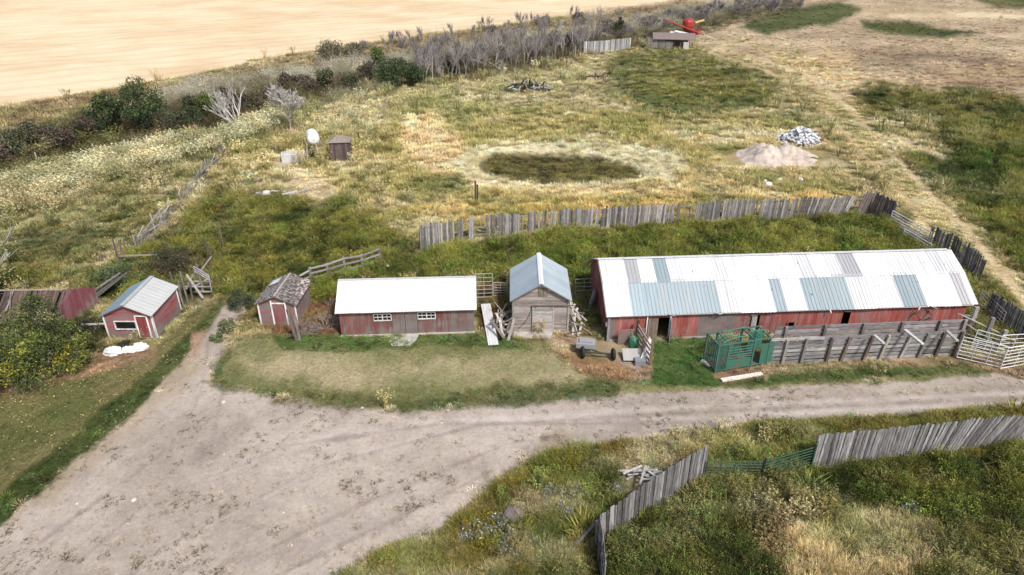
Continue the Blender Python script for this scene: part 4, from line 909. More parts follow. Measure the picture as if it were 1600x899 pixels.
# ------------------------------------------------------------ pipe gates
def pipe_gate(a, b, h, label, n=5, col=(.6, .6, .59), r=.025, uprights=3, name='pipe_gate', z0=.15, group=None, h2=None):
    A_, B_ = gp(*a), gp(*b); d = (B_-A_); L_ = d.length; d.normalize(); h2 = h2 or h
    root = empty(name, A_, 0, label, 'gate', group); w = MB(col)
    w.path([Z3*z0, Z3*h, d*L_+Z3*h2, d*L_+Z3*z0, Z3*z0], r*1.15, 7); w.build('frame', M['metal'], root)
    w = MB(col)
    for i in range(1, n): f = i/n; w.tube(Z3*(z0+(h-z0)*f), d*L_+Z3*(z0+(h2-z0)*f), r*.9, n=6)
    w.build('bars', M['metal'], root)
    for i in range(1, uprights+1): f = i/(uprights+1); w = MB(col); w.tube(d*L_*f+Z3*z0, d*L_*f+Z3*(h+(h2-h)*f), r, n=6); w.build('brace', M['metal'], root)
    return root
pipe_gate((1101, 748), (1188, 750), 1.25, 'dark green pipe gate attached to the right end of the slanting foreground fence', n=6, col=(.035, .075, .05), r=.03)
pipe_gate((1190, 751), (1266, 728), 1.35, 'dark green pipe gate swung in against the right foreground board fence', n=6, col=(.035, .085, .05), r=.03)
def post(px, py, h, r, label, col=(.12, .1, .09), name='post', cat='post', group=None, lean=(0, 0), mat='wood'):
    P_ = gp(px, py); w = MB(col); w.tube((0, 0, -.2), (lean[0], lean[1], h), r, r*.85, 8)
    o = w.build(name, M[mat], None); o.location = P_; return tag(o, label, cat, group)
post(1189, 751, 1.6, .07, 'dark gate post between the two green foreground gates', (.05, .06, .05)); post(1267, 730, 1.65, .06, 'green steel post at the left end of the right foreground fence', (.04, .09, .05))
pipe_gate((1389, 351), (1449, 386), 1.5, 'white pipe gate in the corral fence behind the far end of the barn', n=5, r=.045, col=(.7, .7, .69))
pipe_gate((1410, 370), (1452, 396), .9, 'low white pipe panel propped inside the corral corner gate', n=3, uprights=1, r=.04, col=(.66, .66, .65))
WP = 'white pipe panels at the end of the alley'
pipe_gate((1494, 560), (1562, 576), 1.75, 'white pipe panel joined to the right end of the grey plank alley wall', n=6, col=(.66, .66, .65), r=.03, group=WP, uprights=2)
pipe_gate((1562, 578), (1625, 566), 1.75, 'white pipe panel at the right edge nearest the road', n=6, col=(.66, .66, .65), r=.03, group=WP, uprights=2)
pipe_gate((1517, 545), (1574, 562), 1.6, 'white pipe panel inside the others, slanting back from the barn corner', n=5, col=(.62, .62, .61), r=.03, group=WP, uprights=2)
pipe_gate((1556, 552), (1625, 548), 1.5, 'white pipe panel farthest back at the right edge', n=4, col=(.62, .62, .61), r=.03, group=WP, uprights=2)
pipe_gate((1526, 478), (1562, 515), 1.5, 'grey pipe gate behind the barn corner beside the board fence', n=5, col=(.3, .3, .3), uprights=2)
pipe_gate((743, 467), (770, 466), 2.2, 'tall tube gate beside the right end of the white-roofed long shed', n=6, col=(.42, .42, .38), uprights=1)
pipe_gate((771, 464), (793, 464), 1.3, 'low tube gate against the left wall of the grey shed', n=5, col=(.42, .42, .38), uprights=1)
pipe_gate((898, 462), (926, 461), 1.5, 'tube gate in the gap between the grey shed and the long barn', n=4, col=(.35, .35, .32), uprights=1)
# ------------------------------------------------------------ grey plank alley walls (two parallel)
def plank_wall(a, b, h, label, posts, n=7):
    P = [gp(*q) for q in (a, b)]; d = P[1]-P[0]; L_ = d.length; d.normalize(); nn = Vector((d.y, -d.x, 0))
    root = empty('plank_wall', P[0], 0, label, 'fence'); w = MB((.25, .24, .245))
    for i in range(n):
        z = .1+(h-.2)*i/(n-1); u = 0
        while u < L_-.3:
            l = min(random.uniform(3, 4.6), L_-u); w.beam(d*u+Z3*(z+random.uniform(-.03, .03)), d*(u+l)+Z3*(z+random.uniform(-.03, .03)), .04, .21, shade((.25, .24, .24), .7, 1.3)); u += l+.01
    w.build('planks', M['woodh'], root)
    for f, hh, ln, c in posts: w = MB(c); w.beam(d*(L_*f)+nn*.1-Z3*.2, d*(L_*f+ln)+nn*.14+Z3*hh, .17, .15); w.build('post', M['wood'], root)
    KEEP.append((P[0].x, P[0].y, d.x, d.y, L_, .1, .1)); return root
ps = []
for px_, ln in ((1220, .05), (1249, .05), (1288, 0), (1310, .25), (1345, .25), (1370, .25), (1402, .35), (1431, .25), (1458, .15), (1487, .1)):
    c = (.13, .1, .085) if px_ not in (1220, 1249, 1370, 1402, 1431) else (.26, .25, .22)
    ps.append(((px_-1197)/(1496-1197), 1.95, ln, c))
plank_wall((1197, 569), (1496, 554), 2.0, 'weathered plank wall of the cattle alley facing the road, with leaning posts', ps)
plank_wall((1205, 548), (1500, 535), 1.95, 'second plank wall of the cattle alley, nearest the barn', [(f, 2.0, 0, (.2, .18, .17)) for f in (.05, .25, .45, .65, .85, .98)])
for a, b, lb in (((1366, 526), (1381, 541), 'leftmost of the three crossbeams laid over the plank alley'), ((1413, 517), (1442, 542), 'longest middle crossbeam laid over the plank alley'), ((1479, 519), (1496, 537), 'rightmost short crossbeam laid over the plank alley')):
    pa, pb = G(a[0], a[1]-2, 2.2), G(b[0], b[1]-4, 2.2); w = MB((.42, .41, .39)); w.beam(Vector((0, 0, 0)), pb-pa, .2, .1); o = w.build('crossbeam', M['woodh']); o.location = pa; tag(o, lb, 'beam', 'crossbeams over the cattle alley')
# broken timbers at the barn corner
t = empty('timber_stack', gp(1512, 530), 0, 'broken upright timbers and rails at the barn corner above the white panels', 'timber')
w = MB((.28, .26, .25))
for a, b in (((-1, .2, 2.0), (1.5, -1.0, 1.1)), ((-.6, 0, 1.4), (1.2, -.9, .4)), ((-.9, .6, 1.8), (.5, .5, 1.6)), ((-.8, -.2, .8), (.8, -1, .5))): w.beam(a, b, .14, .05)
w.build('rail', M['woodh'], t)
for p, h in (((-.2, 0, 0), 2.7), ((.7, -.6, 0), 2.2), ((1.5, -1.1, 0), 1.5)):
    w = MB((.24, .22, .2)); w.beam(Vector(p)-Z3*.2, Vector(p)+Vector((.05, 0, h)), .26, .2); w.build('post', M['wood'], t)
t = empty('feeder_frame', gp(1420, 514), 0, 'rusty pipe feeder frame against the barn wall behind the plank alley', 'feeder'); w = MB((.1, .08, .08))
q = [Vector((-.8, 0, .5)), Vector((.3, .2, 1.0)), Vector((.9, 0, 1.7)), Vector((-.1, -.3, 1.6)), Vector((-.8, 0, .5))]; w.path(q, .04); w.path([v+Vector((.1, -.6, -.2)) for v in q], .04)
for v in q: w.tube(v, v+Vector((.1, -.6, -.2)), .03)
w.build('frame', M['rust'], t); w = MB((.3, .28, .26)); w.box((0, -.3, .45), (1.2, .5, .06), ry=.4); w.build('tray', M['tin'], t)
# ------------------------------------------------------------ green squeeze chute
A = gp(1117, 583); B = gp(1196, 570); _, an, L_ = fit(A, B); t = empty('squeeze_chute', A, an, 'green steel cattle squeeze chute at the left end of the plank alley', 'cattle chute')
GC = (.05, .15, .115); Wd, Hc = 1.5, 2.15; w = MB(GC)
KEEP.append((A.x, A.y, math.cos(an), math.sin(an), L_, 1.5, .1))
for x in (0, .75, 2.6, L_):
    for y in (0, Wd): w.beam((x, y, -.1), (x, y, Hc+(.15 if x == 2.6 else 0)), .1, .1)
    w.beam((x, 0, Hc), (x, Wd, Hc), .08, .08)
for y in (0, Wd):
    for z in (.2, Hc): w.beam((0, y, z), (L_, y, z), .08, .08)
w.build('frame', M['metal'], t)
for y in (0, Wd):
    w = MB(GC)
    for i in range(5): z = 1.0+i*.2; w.tube((.8, y, z), (2.55, y, z), .025)
    for i in range(11): x = .85+i*.165; w.tube((x, y, .95), (x, y, 1.85), .018)
    w.build('side_bars', M['metal'], t)
    w = MB((.045, .17, .12)); w.box((1.68, y, .55), (1.75, .03, .6)); w.box((3.75, y, 1.0), (1.1, .03, 1.5)); w.build('side_panel', M['metal'], t)
w = MB(GC)
for i in range(7): w.tube((.02+i*.1, -.03, .15), (.02+i*.1, -.03, Hc-.05), .03, n=5)
for i in range(5): w.tube((-.03, .25+i*.25, .2), (-.03, .25+i*.25, Hc), .035, n=5)
w.build('head_gate', M['metal'], t)
w = MB((.06, .2, .14)); w.path([(.3, .1, Hc+.1), (1.4, .3, Hc+.25), (2.2, .5, Hc+.05)], .035); w.path([(1.0, 1.3, Hc+.1), (2.6, 1.2, Hc+.3), (3.4, .5, Hc+.05)], .035); w.beam((2.6, .7, Hc+.3), (4.0, .75, Hc+.1), .06); w.build('lever', M['metal'], t)
w = MB((.1, .09, .08)); w.box((L_/2, Wd/2, .12), (L_-.1, Wd-.1, .06)); w.build('floor_plate', M['rust'], t)
# boards on ground
def plank(a, b, wd, th, label, col, mat='wood', name='plank', za=.05, zb=.05, cat='plank', rib=False):
    pa, pb = gp(*a), gp(*b); w = MB(col)
    if rib:
        d = (pb-pa); l = d.length; V_ = (d+Z3*(zb-za)).normalized(); U_ = Vector((d.y, -d.x, 0)).normalized(); sheet(w, Z3*za-U_*wd/2, U_, V_, wd, l, col, per=.2, rib=.02)
    else: w.beam(Z3*za, pb-pa+Z3*zb, wd, th)
    o = w.build(name, M[mat]); o.location = pa; return tag(o, label, cat)
plank((1127, 596), (1190, 586), .3, .12, 'pale square timber lying on the grass below the green chute', (.62, .57, .5), za=.12, zb=.12)
plank((771, 540), (759, 484), .72, .03, 'long white ribbed metal sheet lying on the grass left of the grey shed', (.6, .6, .6), 'tin', 'roofing_sheet', za=.08, zb=.55, cat='sheet', rib=True)
plank((1095, 565), (1112, 571), .5, .1, 'broken white board at the left foot of the green chute', (.6, .56, .5), za=.08)
plank((745, 365), (775, 369), .12, .05, 'fallen rail below a gap in the corral windbreak', (.35, .33, .31), za=.4, zb=.15)
# concrete pads
def pad(pts, label, th=.1, col=(.44, .43, .4), name='concrete_pad'):
    P = [gp(*p) for p in pts]; O = P[0].copy(); w = MB(col); n = len(P); a = [Vector((p.x-O.x, p.y-O.y, -.1)) for p in P]; b = [Vector((v.x, v.y, th)) for v in a]
    w.add(a+b, [tuple(range(n))[::-1], tuple(range(n, 2*n))]+[(i, (i+1) % n, n+(i+1) % n, n+i) for i in range(n)]); o = w.build(name, M['concrete']); o.location = O; tag(o, label, 'concrete pad')
pad([(612, 541), (640, 541), (650, 532), (656, 521), (599, 523), (606, 532)], 'pale concrete pad in front of the long shed door')
pad([(786, 520), (800, 526), (830, 530), (861, 528), (864, 519), (800, 519), (780, 512)], 'curved concrete apron at the grey shed sliding door')
# ------------------------------------------------------------ woodpiles
def woodpile(px, py, label, n, sx, sy, h, name='woodpile'):
    t = empty(name, gp(px, py), 0, label, 'lumber pile')
    for i in range(n):
        w = MB(random.choice([(.25, .22, .2), (.33, .3, .27), (.18, .15, .13), (.42, .38, .33)])); c = Vector((random.uniform(-sx, sx), random.uniform(-sy, sy), random.uniform(.1, h))); l = random.uniform(.8, 2.0)
        d = Vector((random.gauss(0, .5), random.gauss(.4, .6), random.gauss(.2, .35))).normalized(); a = c-d*l/2; a.z = max(.03, a.z); w.beam(a, c+d*l/2+Z3*.2, random.uniform(.08, .2), .04); w.build('board', M['wood'], t)
woodpile(788, 510, 'tangle of old lumber leaning on the left wall of the grey shed', 26, .7, 1.6, 1.0)
woodpile(900, 515, 'scrap lumber heaped along the right wall of the grey shed', 22, .6, 1.5, 1.0)
for i, (px, py) in enumerate(((776, 505), (783, 512))): pass
# ------------------------------------------------------------ junk in front of the barn
t = empty('old_axle', gp(938, 561), .1, 'old wheeled axle with black tyres and a grey tank, in dry orange weeds', 'axle')
w = MB((.09, .08, .08)); w.beam((-1.2, .3, .5), (.85, -.1, .42), .1); w.beam((-.9, .8, .5), (.1, 0, .48), .08); w.build('beam', M['rust'], t)
for x, y in ((.85, -.1), (-1.15, .35)):
    w = MB((.025, .025, .025)); w.lathe([(.2, -.1), (.36, -.1), (.42, -.04), (.42, .04), (.36, .1), (.2, .1)], (x, y, .42), 18, 'X'); wh = w.build('tyre', M['rubber'], t)
    w = MB((.3, .3, .3)); w.lathe([(.06, -.07), (.19, -.05), (.19, .05), (.06, .07)], (x, y, .42), 12, 'X'); w.build('rim', M['rust'], wh)
w = MB((.27, .28, .29)); w.box((-.85, .9, .75), (1.25, .8, .35), rz=-.25); w.box((-.85, .9, .98), (.9, .5, .14), rz=-.25); w.build('tank', M['tin'], t)
t = empty('board_sheet', gp(966, 538), 0, 'faded pink board panel leaning on the barn wall left of its doorway', 'board panel')
w = MB((.26, .1, .095)); n = 4
for i in range(n): w.beam((-.05, 0, .12+i*.3), (1.8, .15, .2+i*.3), .04, .29, rnd=random.uniform(.45, .75))
w.build('panel', M['redh'], t)
P = gp(990, 542); w = MB((.07, .27, .17)); w.lathe([(.3, 0), (.34, .15), (.36, .5), (.33, .75), (.2, .85)], (0, 0, 0), 16); o = w.build('barrel', M['plastic']); o.location = P; tag(o, 'green plastic barrel standing in the junk by the barn doorway', 'barrel')
t = empty('pallet_scrap', gp(990, 562), 0, 'grey sheets and white slats leaning on the short cross fence', 'scrap')
w = MB((.38, .36, .34)); w.box((-.1, .1, .35), (1.3, 1.0, .05), rx=.35); w.build('sheet', M['tin'], t)
w = MB((.6, .58, .55))
for i in range(6): w.beam((.2+i*.16, -.7+i*.1, .02), (1.05+.05*i, .5, 1.5-.1*i), .07, .03)
w.build('slat', M['wood'], t)
t = empty('cross_fence', gp(1015, 568), 0, 'short rickety plank fence running out from the barn doorway', 'fence')
w = MB((.33, .27, .22))
for z in (.35, .75, 1.15, 1.5): w.beam((-.1, -.1, z), (-.55, 2.7, z+.05), .04, .17)
w.build('rail', M['woodh'], t)
for p, h, c in (((0, -.2, 0), 1.9, (.18, .12, .09)), ((-.5, 2.5, 0), 1.9, (.08, .06, .05)), ((-.25, 1.2, 0), 1.6, (.2, .15, .12))): w = MB(c); w.beam(Vector(p)-Z3*.2, Vector(p)+Z3*h, .15); w.build('post', M['wood'], t)
w = MB((.2, .22, .24)); w.box((-.35, .1, .2), (.7, .5, .4)); o = w.build('crate', M['tin']); o.location = gp(1008, 570); tag(o, 'low grey metal crate at the foot of the short cross fence', 'crate')
w = MB((.25, .27, .3)); w.box((0, 0, .75), (.06, .9, 1.5), ry=.25); w.box((-.02, .0, .72), (.1, .12, 1.5), ry=.25, col=(.6, .6, .6)); o = w.build('leaning_door', M['wood']); o.location = gp(924, 480); tag(o, 'grey door leaning on the left end wall of the long barn', 'door')
# white bags by the left shed
for i, (px, py, s, lb) in enumerate(((178, 551, .5, 'crumpled white plastic bag at the left of the heap below the red shed window'), (201, 548, .38, 'middle crumpled white bag of the heap below the red shed'), (219, 544, .45, 'boxy white sack nearest the red shed door'))):
    w = MB((.7, .7, .7)); vs = []; nu, nv = 14, 8
    for v in range(nv+1):
        for u in range(nu):
            a_ = 2*math.pi*u/nu; ph = math.pi*v/nv/2; r = s*math.cos(ph)**.5*(1+.22*random.uniform(-1, 1)) if v < nv else .02
            vs.append((r*math.cos(a_)*(1.25), r*math.sin(a_)*.8, s*.95*math.sin(ph)*(1+.12*random.uniform(-1, 1))-.03))
    w.add(vs, [(v*nu+u, v*nu+(u+1) % nu, (v+1)*nu+(u+1) % nu, (v+1)*nu+u) for v in range(nv) for u in range(nu)]); o = w.build('plastic_bag', M['plastic']); o.location = gp(px, py); tag(o, lb, 'bag', 'white bags by the red shed')
w = MB((.03, .03, .03)); w.box((0, 0, .15), (.7, .4, .3), rz=.4); w.box((.15, .1, .33), (.5, .3, .12), rz=.1); o = w.build('black_crate', M['plastic']); o.location = gp(193, 541); tag(o, 'small black box among the white bags', 'box')
# ------------------------------------------------------------ rail fence behind shingled shed
def rail_fence(posts, rails, label, col=(.24, .22, .21), pw=.15):
    P = [gp(*p[:2]) for p in posts]; d = (P[-1]-P[0]); KEEP.append((P[0].x, P[0].y, d.x, d.y, d.length, .05, .7)); root = empty('rail_fence', P[0], 0, label, 'fence')
    for p, q in zip(P, posts): w = MB(tuple(v*.75 for v in col)); w.beam(p-P[0]-Z3*.2, p-P[0]+Z3*q[2], pw); w.build('post', M['wood'], root)
    w = MB(col)
    for i, (a, b) in enumerate(zip(P, P[1:])):
        for f in rails: w.beam(a-P[0]+Z3*posts[i][2]*f-Y*.1, b-P[0]+Z3*posts[i+1][2]*f-Y*.1, .04, .15)
    w.build('rail', M['woodh'], root); return root
rail_fence([(487, 439, 1.35), (513, 432, 1.3), (540, 427, 1.6), (567, 418, 1.3), (595, 411, 1.55)], (.25, .6, .93), 'grey three-rail fence slanting up behind the shingled shed', col=(.3, .28, .285))
rail_fence([(462, 447, .9), (486, 438, 1.2)], (.4, .85), 'short pale rail section touching the shingled shed roof', col=(.4, .38, .36))
w = MB((.58, .55, .5)); w.beam((0, 0, .2), (1.3, .35, .3), .3, .06); o = w.build('plank', M['wood']); o.location = gp(583, 422); tag(o, 'pale plank in the weeds under the end of the three-rail fence', 'plank')
w = MB((.2, .17, .15)); w.beam((0, 0, -.2), (-.35, .15, 2.4), .2); w.beam((.2, 0, -.1), (.1, .1, 1.9), .15); o = w.build('post', M['wood']); o.location = gp(464, 530); tag(o, 'stout leaning post in front of the shingled shed corner', 'post')
# ------------------------------------------------------------ loading chute left of lane
t = empty('loading_chute', gp(302, 468), 0, 'ramshackle timber loading chute with a tilted pipe panel, behind the small red shed', 'loading chute')
o0 = t.location
def LP(px, py, z): return G(px, py, z)-o0
w = MB((.33, .3, .29))
for a, b, wd in (((291, 429, 2.0), (317, 466, .2), .17), ((313, 424, 2.0), (330, 401, 3.0), .12), ((291, 452, .8), (302, 428, 1.8), .12), ((288, 448, .6), (330, 448, .6), .15), ((300, 440, .9), (331, 440, .9), .15), ((303, 456, .3), (330, 456, .3), .18), ((305, 447, .7), (328, 434, 1.2), .15)): w.beam(LP(*a), LP(*b), wd, .06)
w.build('plank', M['woodh'], t)
for px, py, h in ((293, 470, 2.6), (288, 480, 1.8), (274, 458, 1.9), (300, 467, 1.6), (318, 458, 2.6), (331, 458, 1.6), (282, 462, 1.3)):
    w = MB((.22, .2, .19)); p = gp(px, py)-o0; w.tube(p-Z3*.2, p+Vector((random.uniform(-.15, .15), 0, h)), .08, .07, 7); w.build('post', M['wood'], t)
w = MB((.55, .55, .56)); q = [LP(303, 420, 2.0), LP(327, 434, 2.0), LP(331, 456, .6), LP(329, 447, 1.2)]
for f in (0, .35, .7): w.tube(q[0]+Z3*(.2-f*.6), q[1]+Z3*(.2-f*.6), .035)
w.tube(q[0]+Z3*.2, q[0]-Z3*.4, .03); w.path([q[1]+Z3*.2, q[3], q[2]], .035); w.build('pipe_panel', M['metal'], t)
# dark gate / fence scraps left of shed
t = empty('collapsed_fence', gp(140, 470), 0, 'collapsed dark fence panel between the ruined shed and the small red shed', 'fence panel'); w = MB((.09, .08, .08))
for i in range(5): w.beam((-.2+i*.12, -.8+i*.1, .1), (1.4+i*.2, 2.2, 1.0+.1*i), .13, .04)
w.beam((-.2, -.6, .5), (1.6, 2.2, 1.35), .1, col=(.22, .2, .2)); w.build('board', M['wood'], t)
rail_fence([(132, 518, .75), (170, 516, .75)], (.9,), 'single low rail from the ruined shed to the small red shed', col=(.4, .38, .36), pw=.1)
rail_fence([(190, 412, .9), (250, 410, .9)], (.9,), 'single sagging rail in the weeds above the small red shed', col=(.3, .27, .25), pw=.1)
# ------------------------------------------------------------ fence posts
WG = 'posts of the old wire fence line'
for i, (px, py, h) in enumerate(((218, 388, 1.6), (214, 388, 1.4), (243, 363, 1.9), (254, 354, 1.7), (266, 338, 1.5), (285, 318, 1.5), (300, 300, 1.4), (313, 285, 1.3), (325, 268, 1.2), (336, 255, 1.2), (345, 246, 1.2), (352, 240, 1.2))):
    post(px, py, h, .075, 'grey wooden post of the tangled fence line climbing left of the dark weeds', (.3, .28, .26), 'fence_post', 'post', WG, (random.uniform(-.2, .1), 0))
FP = [gp(*q) for q in ((216, 388), (255, 352), (300, 300), (325, 268), (352, 240))]; t = empty('wire_fence', FP[0], 0, 'tangled rails and brushwood of the old fence line running up between its posts', 'fence')
for k_ in range(46):
    j = random.randrange(4); a = FP[j].lerp(FP[j+1], random.random()); d = (FP[j+1]-FP[j]).normalized(); l = random.uniform(1.2, 3.5)
    w = MB(shade((.32, .3, .28), .6, 1.3)); z = random.uniform(.3, 1.2); b = a+d*l+Vector((random.gauss(0, .3), random.gauss(0, .3), 0)); w.beam(a-FP[0]+Z3*z, b-FP[0]+Z3*max(.15, z+random.gauss(0, .35)), random.uniform(.05, .1), .05); w.build('rail', M['woodh'], t)
for px, py, h in ((62, 262, 1.4), (150, 246, 1.4), (199, 238, 1.3), (235, 238, 1.8), (275, 232, 1.9), (311, 217, 1.4), (344, 212, 1.5), (365, 208, 1.3)):
    post(px, py, h+.5, .09, 'pale post standing in the cream reeds below the dark tree', (.48, .46, .43), 'fence_post', 'post', 'posts along the reeds')
for px, py, h in ((186, 408, 2.2), (192, 400, 1.6), (349, 385, 1.8), (325, 398, 1.6), (160, 412, 1.3), (330, 408, 1.3)):
    post(px, py, h, .07, 'dark thin post sticking out of the weeds behind the small red shed', (.12, .105, .1), 'fence_post', 'post', 'dark posts in the weeds', (random.uniform(-.1, .2), 0))
for px, py, h in ((856, 100, 1.8), (870, 92, 1.5), (858, 90, 1.4), (885, 86, 1.6), (899, 87, 2.0), (915, 82, 1.2), (992, 66, 1.4), (830, 104, 1.6)):
    post(px, py, h, .12, 'stout pale post at the foot of the bare trees by the pale fence panel', (.36, .33, .3) if px not in (858, 870) else (.1, .09, .09), 'fence_post', 'post', 'posts at the foot of the bare trees')
P = gp(745, 318); w = MB((.07, .05, .05)); w.box((-.1, 0, 1.2), (.18, .18, 2.6)); w.box((.1, .02, 1.0), (.16, .16, 2.2)); o = w.build('post', M['wood']); o.location = P; tag(o, 'dark double post standing alone in the meadow between the ring and the windbreak', 'post')
post(566, 236, 2.4, .1, 'dark crooked post right of the small brown shed', (.1, .08, .075), lean=(-.3, 0))
# ------------------------------------------------------------ tank on stand, trough
t = empty('fuel_tank', gp(492, 247), 0, 'white cylindrical fuel tank on a four-legged metal stand', 'tank'); w = MB((.78, .78, .78))
w.lathe([(.05, -1.3), (.55, -1.22), (.74, -1.05), (.74, 1.05), (.55, 1.22), (.05, 1.3)], (0, 0, 0), 18, 'Y'); o = w.build('tank_body', M['tin'], t, smooth=False); o.location = (0, .3, 2.7); o.rotation_euler = (0, 0, .35)
for x in (-.65, .65):
    for y in (-.6, 1.2): w = MB((.4, .39, .38)); w.beam((x*1.25, y, -.1), (x*.8, y, 2.3), .12); w.build('leg', M['metal'], t)
w = MB((.3, .29, .28)); w.beam((-.6, -.4, 1.0), (.6, -.4, 1.5), .05); w.beam((-.5, -.4, 2.05), (.5, -.4, 2.05), .08); w.beam((-.5, 1.0, 2.05), (.5, 1, 2.05), .08); w.build('brace', M['metal'], t)
P = gp(459, 250); KEEP.append((P.x-1.6, P.y-1.6, 1, 0, 3.2, 2.8, .3)); P = gp(492, 249); KEEP.append((P.x-1, P.y-1.2, 1, 0, 2, 2.4, .2)); P = gp(530, 252); KEEP.append((P.x-1.6, P.y-1.2, 1, 0, 3.2, 1, .1))
P = gp(1005, 752); KEEP.append((P.x-1.2, P.y-1, 1, 0, 2.4, 2, .1)); P = gp(302, 466); KEEP.append((P.x-1.5, P.y-1.5, 1, 0, 3, 2.5, .1)); P = gp(960, 560); KEEP.append((P.x-3, P.y-.9, 1, 0, 4.2, 3, .1))
t = empty('water_trough', gp(459, 250), .25, 'open grey-white rectangular trough lying in dry grass left of the tank', 'trough'); w = MB((.58, .6, .61)); a, b, h = 1.35, .75, .95
for x in (-a, a): w.box((x, 0, h/2), (.07, 2*b, h))
for y in (-b, b): w.box((0, y, h/2), (2*a-.07, .07, h-.01))
w.box((0, 0, .15), (2*a-.1, 2*b-.1, .06), col=(.4, .41, .42)); w.build('basin', M['tin'], t); w = MB((.66, .67, .68))
for y in (-b, b): w.beam((-a-.05, y, h), (a+.05, y, h), .14, .05)
for x in (-a, a): w.beam((x, -b+.08, h+.002), (x, b-.08, h+.002), .14, .05)
w.build('rim', M['tin'], t)
# ------------------------------------------------------------ mounds
def mound(px, py, rx, ry, h, col, label, name, cat, mat='earth', seed=0, res=70, bumps=5, rough=.12, build=True):
    P = gp(px, py); rg = random.Random(seed); bs = [(rg.uniform(-.5, .5)*rx, rg.uniform(-.45, .45)*ry, rg.uniform(.34, .52), rg.uniform(.4, 1)) for _ in range(bumps)]
    g = np.linspace(-1.15, 1.15, res); Xg, Yg = np.meshgrid(g*rx, g*ry); Zg = np.zeros_like(Xg)
    for bx_, by_, br, bh in bs: Zg = np.maximum(Zg, bh*h*np.exp(-(((Xg-bx_)/rx)**2+((Yg-by_)/ry)**2)/br**2*1.3))
    edge = np.clip(1.05-np.sqrt((Xg/rx)**2+(Yg/ry)**2), 0, 1)**.5; Zg = Zg*edge+(fbm(Xg/.7+seed, Yg/.7, 7, 4)-.5)*rough*4*edge*h*.4-.12*(edge < .05)
    w = MB(col); vs = [(float(x), float(y), float(z)) for x, y, z in zip(Xg.ravel(), Yg.ravel(), Zg.ravel())]
    w.add(vs, [(j*res+i, j*res+i+1, (j+1)*res+i+1, (j+1)*res+i) for j in range(res-1) for i in range(res-1)], rnd=.5)
    o = w.build(name, M[mat], None, smooth=True); o.location = P; tag(o, label, cat); KEEP.append((P.x-rx*.7, P.y, 1, 0, rx*1.4, .1, ry*.6)); return o
mound(1219, 247, 5.0, 6.4, 2.3, (.5, .42, .36), 'bare pinkish heap of clay in the meadow beside the trail', 'dirt_pile', 'dirt pile', seed=12, bumps=8, rough=.34)
P0 = gp(1251, 220); t = empty('rubbish_pile', P0, 0, 'jumbled white and black rubbish heap behind the clay heap, red scrap at its right end', 'rubbish pile'); w = MB(); wr_ = MB((.3, .07, .04))
for i in range(520):
    a_ = random.uniform(0, 6.28); r = random.random()**.6; x, y = 3.3*r*math.cos(a_), 2.8*r*math.sin(a_); z = 1.9*(1-r**1.5)+.1
    c = random.choice([(.75, .76, .78)]*5+[(.08, .09, .1), (.2, .22, .25), (.5, .5, .5)]); tgt = w if x < 2.1 else wr_
    tgt.box((x, y, z*random.uniform(.6, 1)), (random.uniform(.15, .7), random.uniform(.1, .45), random.uniform(.02, .16)), rz=random.uniform(0, 3), rx=random.uniform(-.6, .6), ry=random.uniform(-.6, .6), col=c if tgt is w else random.choice([(.3, .06, .03), (.2, .1, .06), (.45, .4, .36)]))
w.build('rubble', M['plastic'], t); wr_.build('scrap', M['rust'], t)
def logs(px, py, label, n, sx, sy, h, cols, name='log_pile', cat='log pile'):
    t = empty(name, gp(px, py), 0, label, cat); w = MB()
    for i in range(n):
        x = random.uniform(-sx, sx); c = Vector((x, random.uniform(-sy, sy), random.uniform(.1, h)*(1-abs(x)/sx*.6))); d = Vector((random.gauss(0, 1), random.gauss(0, .7), random.gauss(0, .3))).normalized(); l = random.uniform(.6, 2.4)
        w.tube(c-d*l/2, c+d*l/2, random.uniform(.06, .18), n=6, col=random.choice(cols))
    w.build('logs', M['bark'], t)
logs(824, 142, 'black and pale heap of burnt logs in the upper meadow', 60, 3.6, 1.5, 1.4, [(.05, .045, .045)]*3+[(.4, .4, .4), (.25, .22, .2)])
logs(921, 124, 'low brown heap of rotten timber left of the dark green patch', 40, 3.0, 1.2, .8, [(.1, .06, .045)]*3+[(.35, .3, .25)], 'brush_pile', 'brush pile')
logs(440, 305, 'pale fallen branch and debris above the dark weeds', 12, 2.4, .5, .4, [(.45, .42, .4), (.3, .27, .25)], 'fallen_branch', 'branch')
for px, py, s in ((1200, 291, .45), (1218, 283, .3), (1250, 283, .35), (1195, 285, .25), (386, 300, .3), (417, 305, .5)):
    w = MB((.62, .62, .58)); w.lathe([(.3*s, 0), (1.0*s, .15*s), (.8*s, .6*s), (.3*s, .8*s)], (0, 0, .15), 9); o = w.build('stone', M['concrete']); o.location = gp(px, py); tag(o, 'pale stone in the tall grass above the corral windbreak' if px > 1000 else 'pale stone at the top of the dark weed patch', 'stone', 'pale stones in the grass')
for px, py, s in ((209, 781, .15), (566, 637, .1), (120, 787, .07), (700, 640, .09), (349, 628, .16), (690, 660, .08), (443, 801, .07), (350, 710, .07)):
    w = MB((.55, .52, .47)); w.lathe([(.5*s, 0), (1.0*s, .12*s), (.7*s, .5*s), (.25*s, .6*s)], (0, 0, .0), 8); o = w.build('stone', M['concrete']); o.location = gp(px, py); tag(o, 'small pale stone lying on the bare dirt yard', 'stone', 'pale stones on the yard')
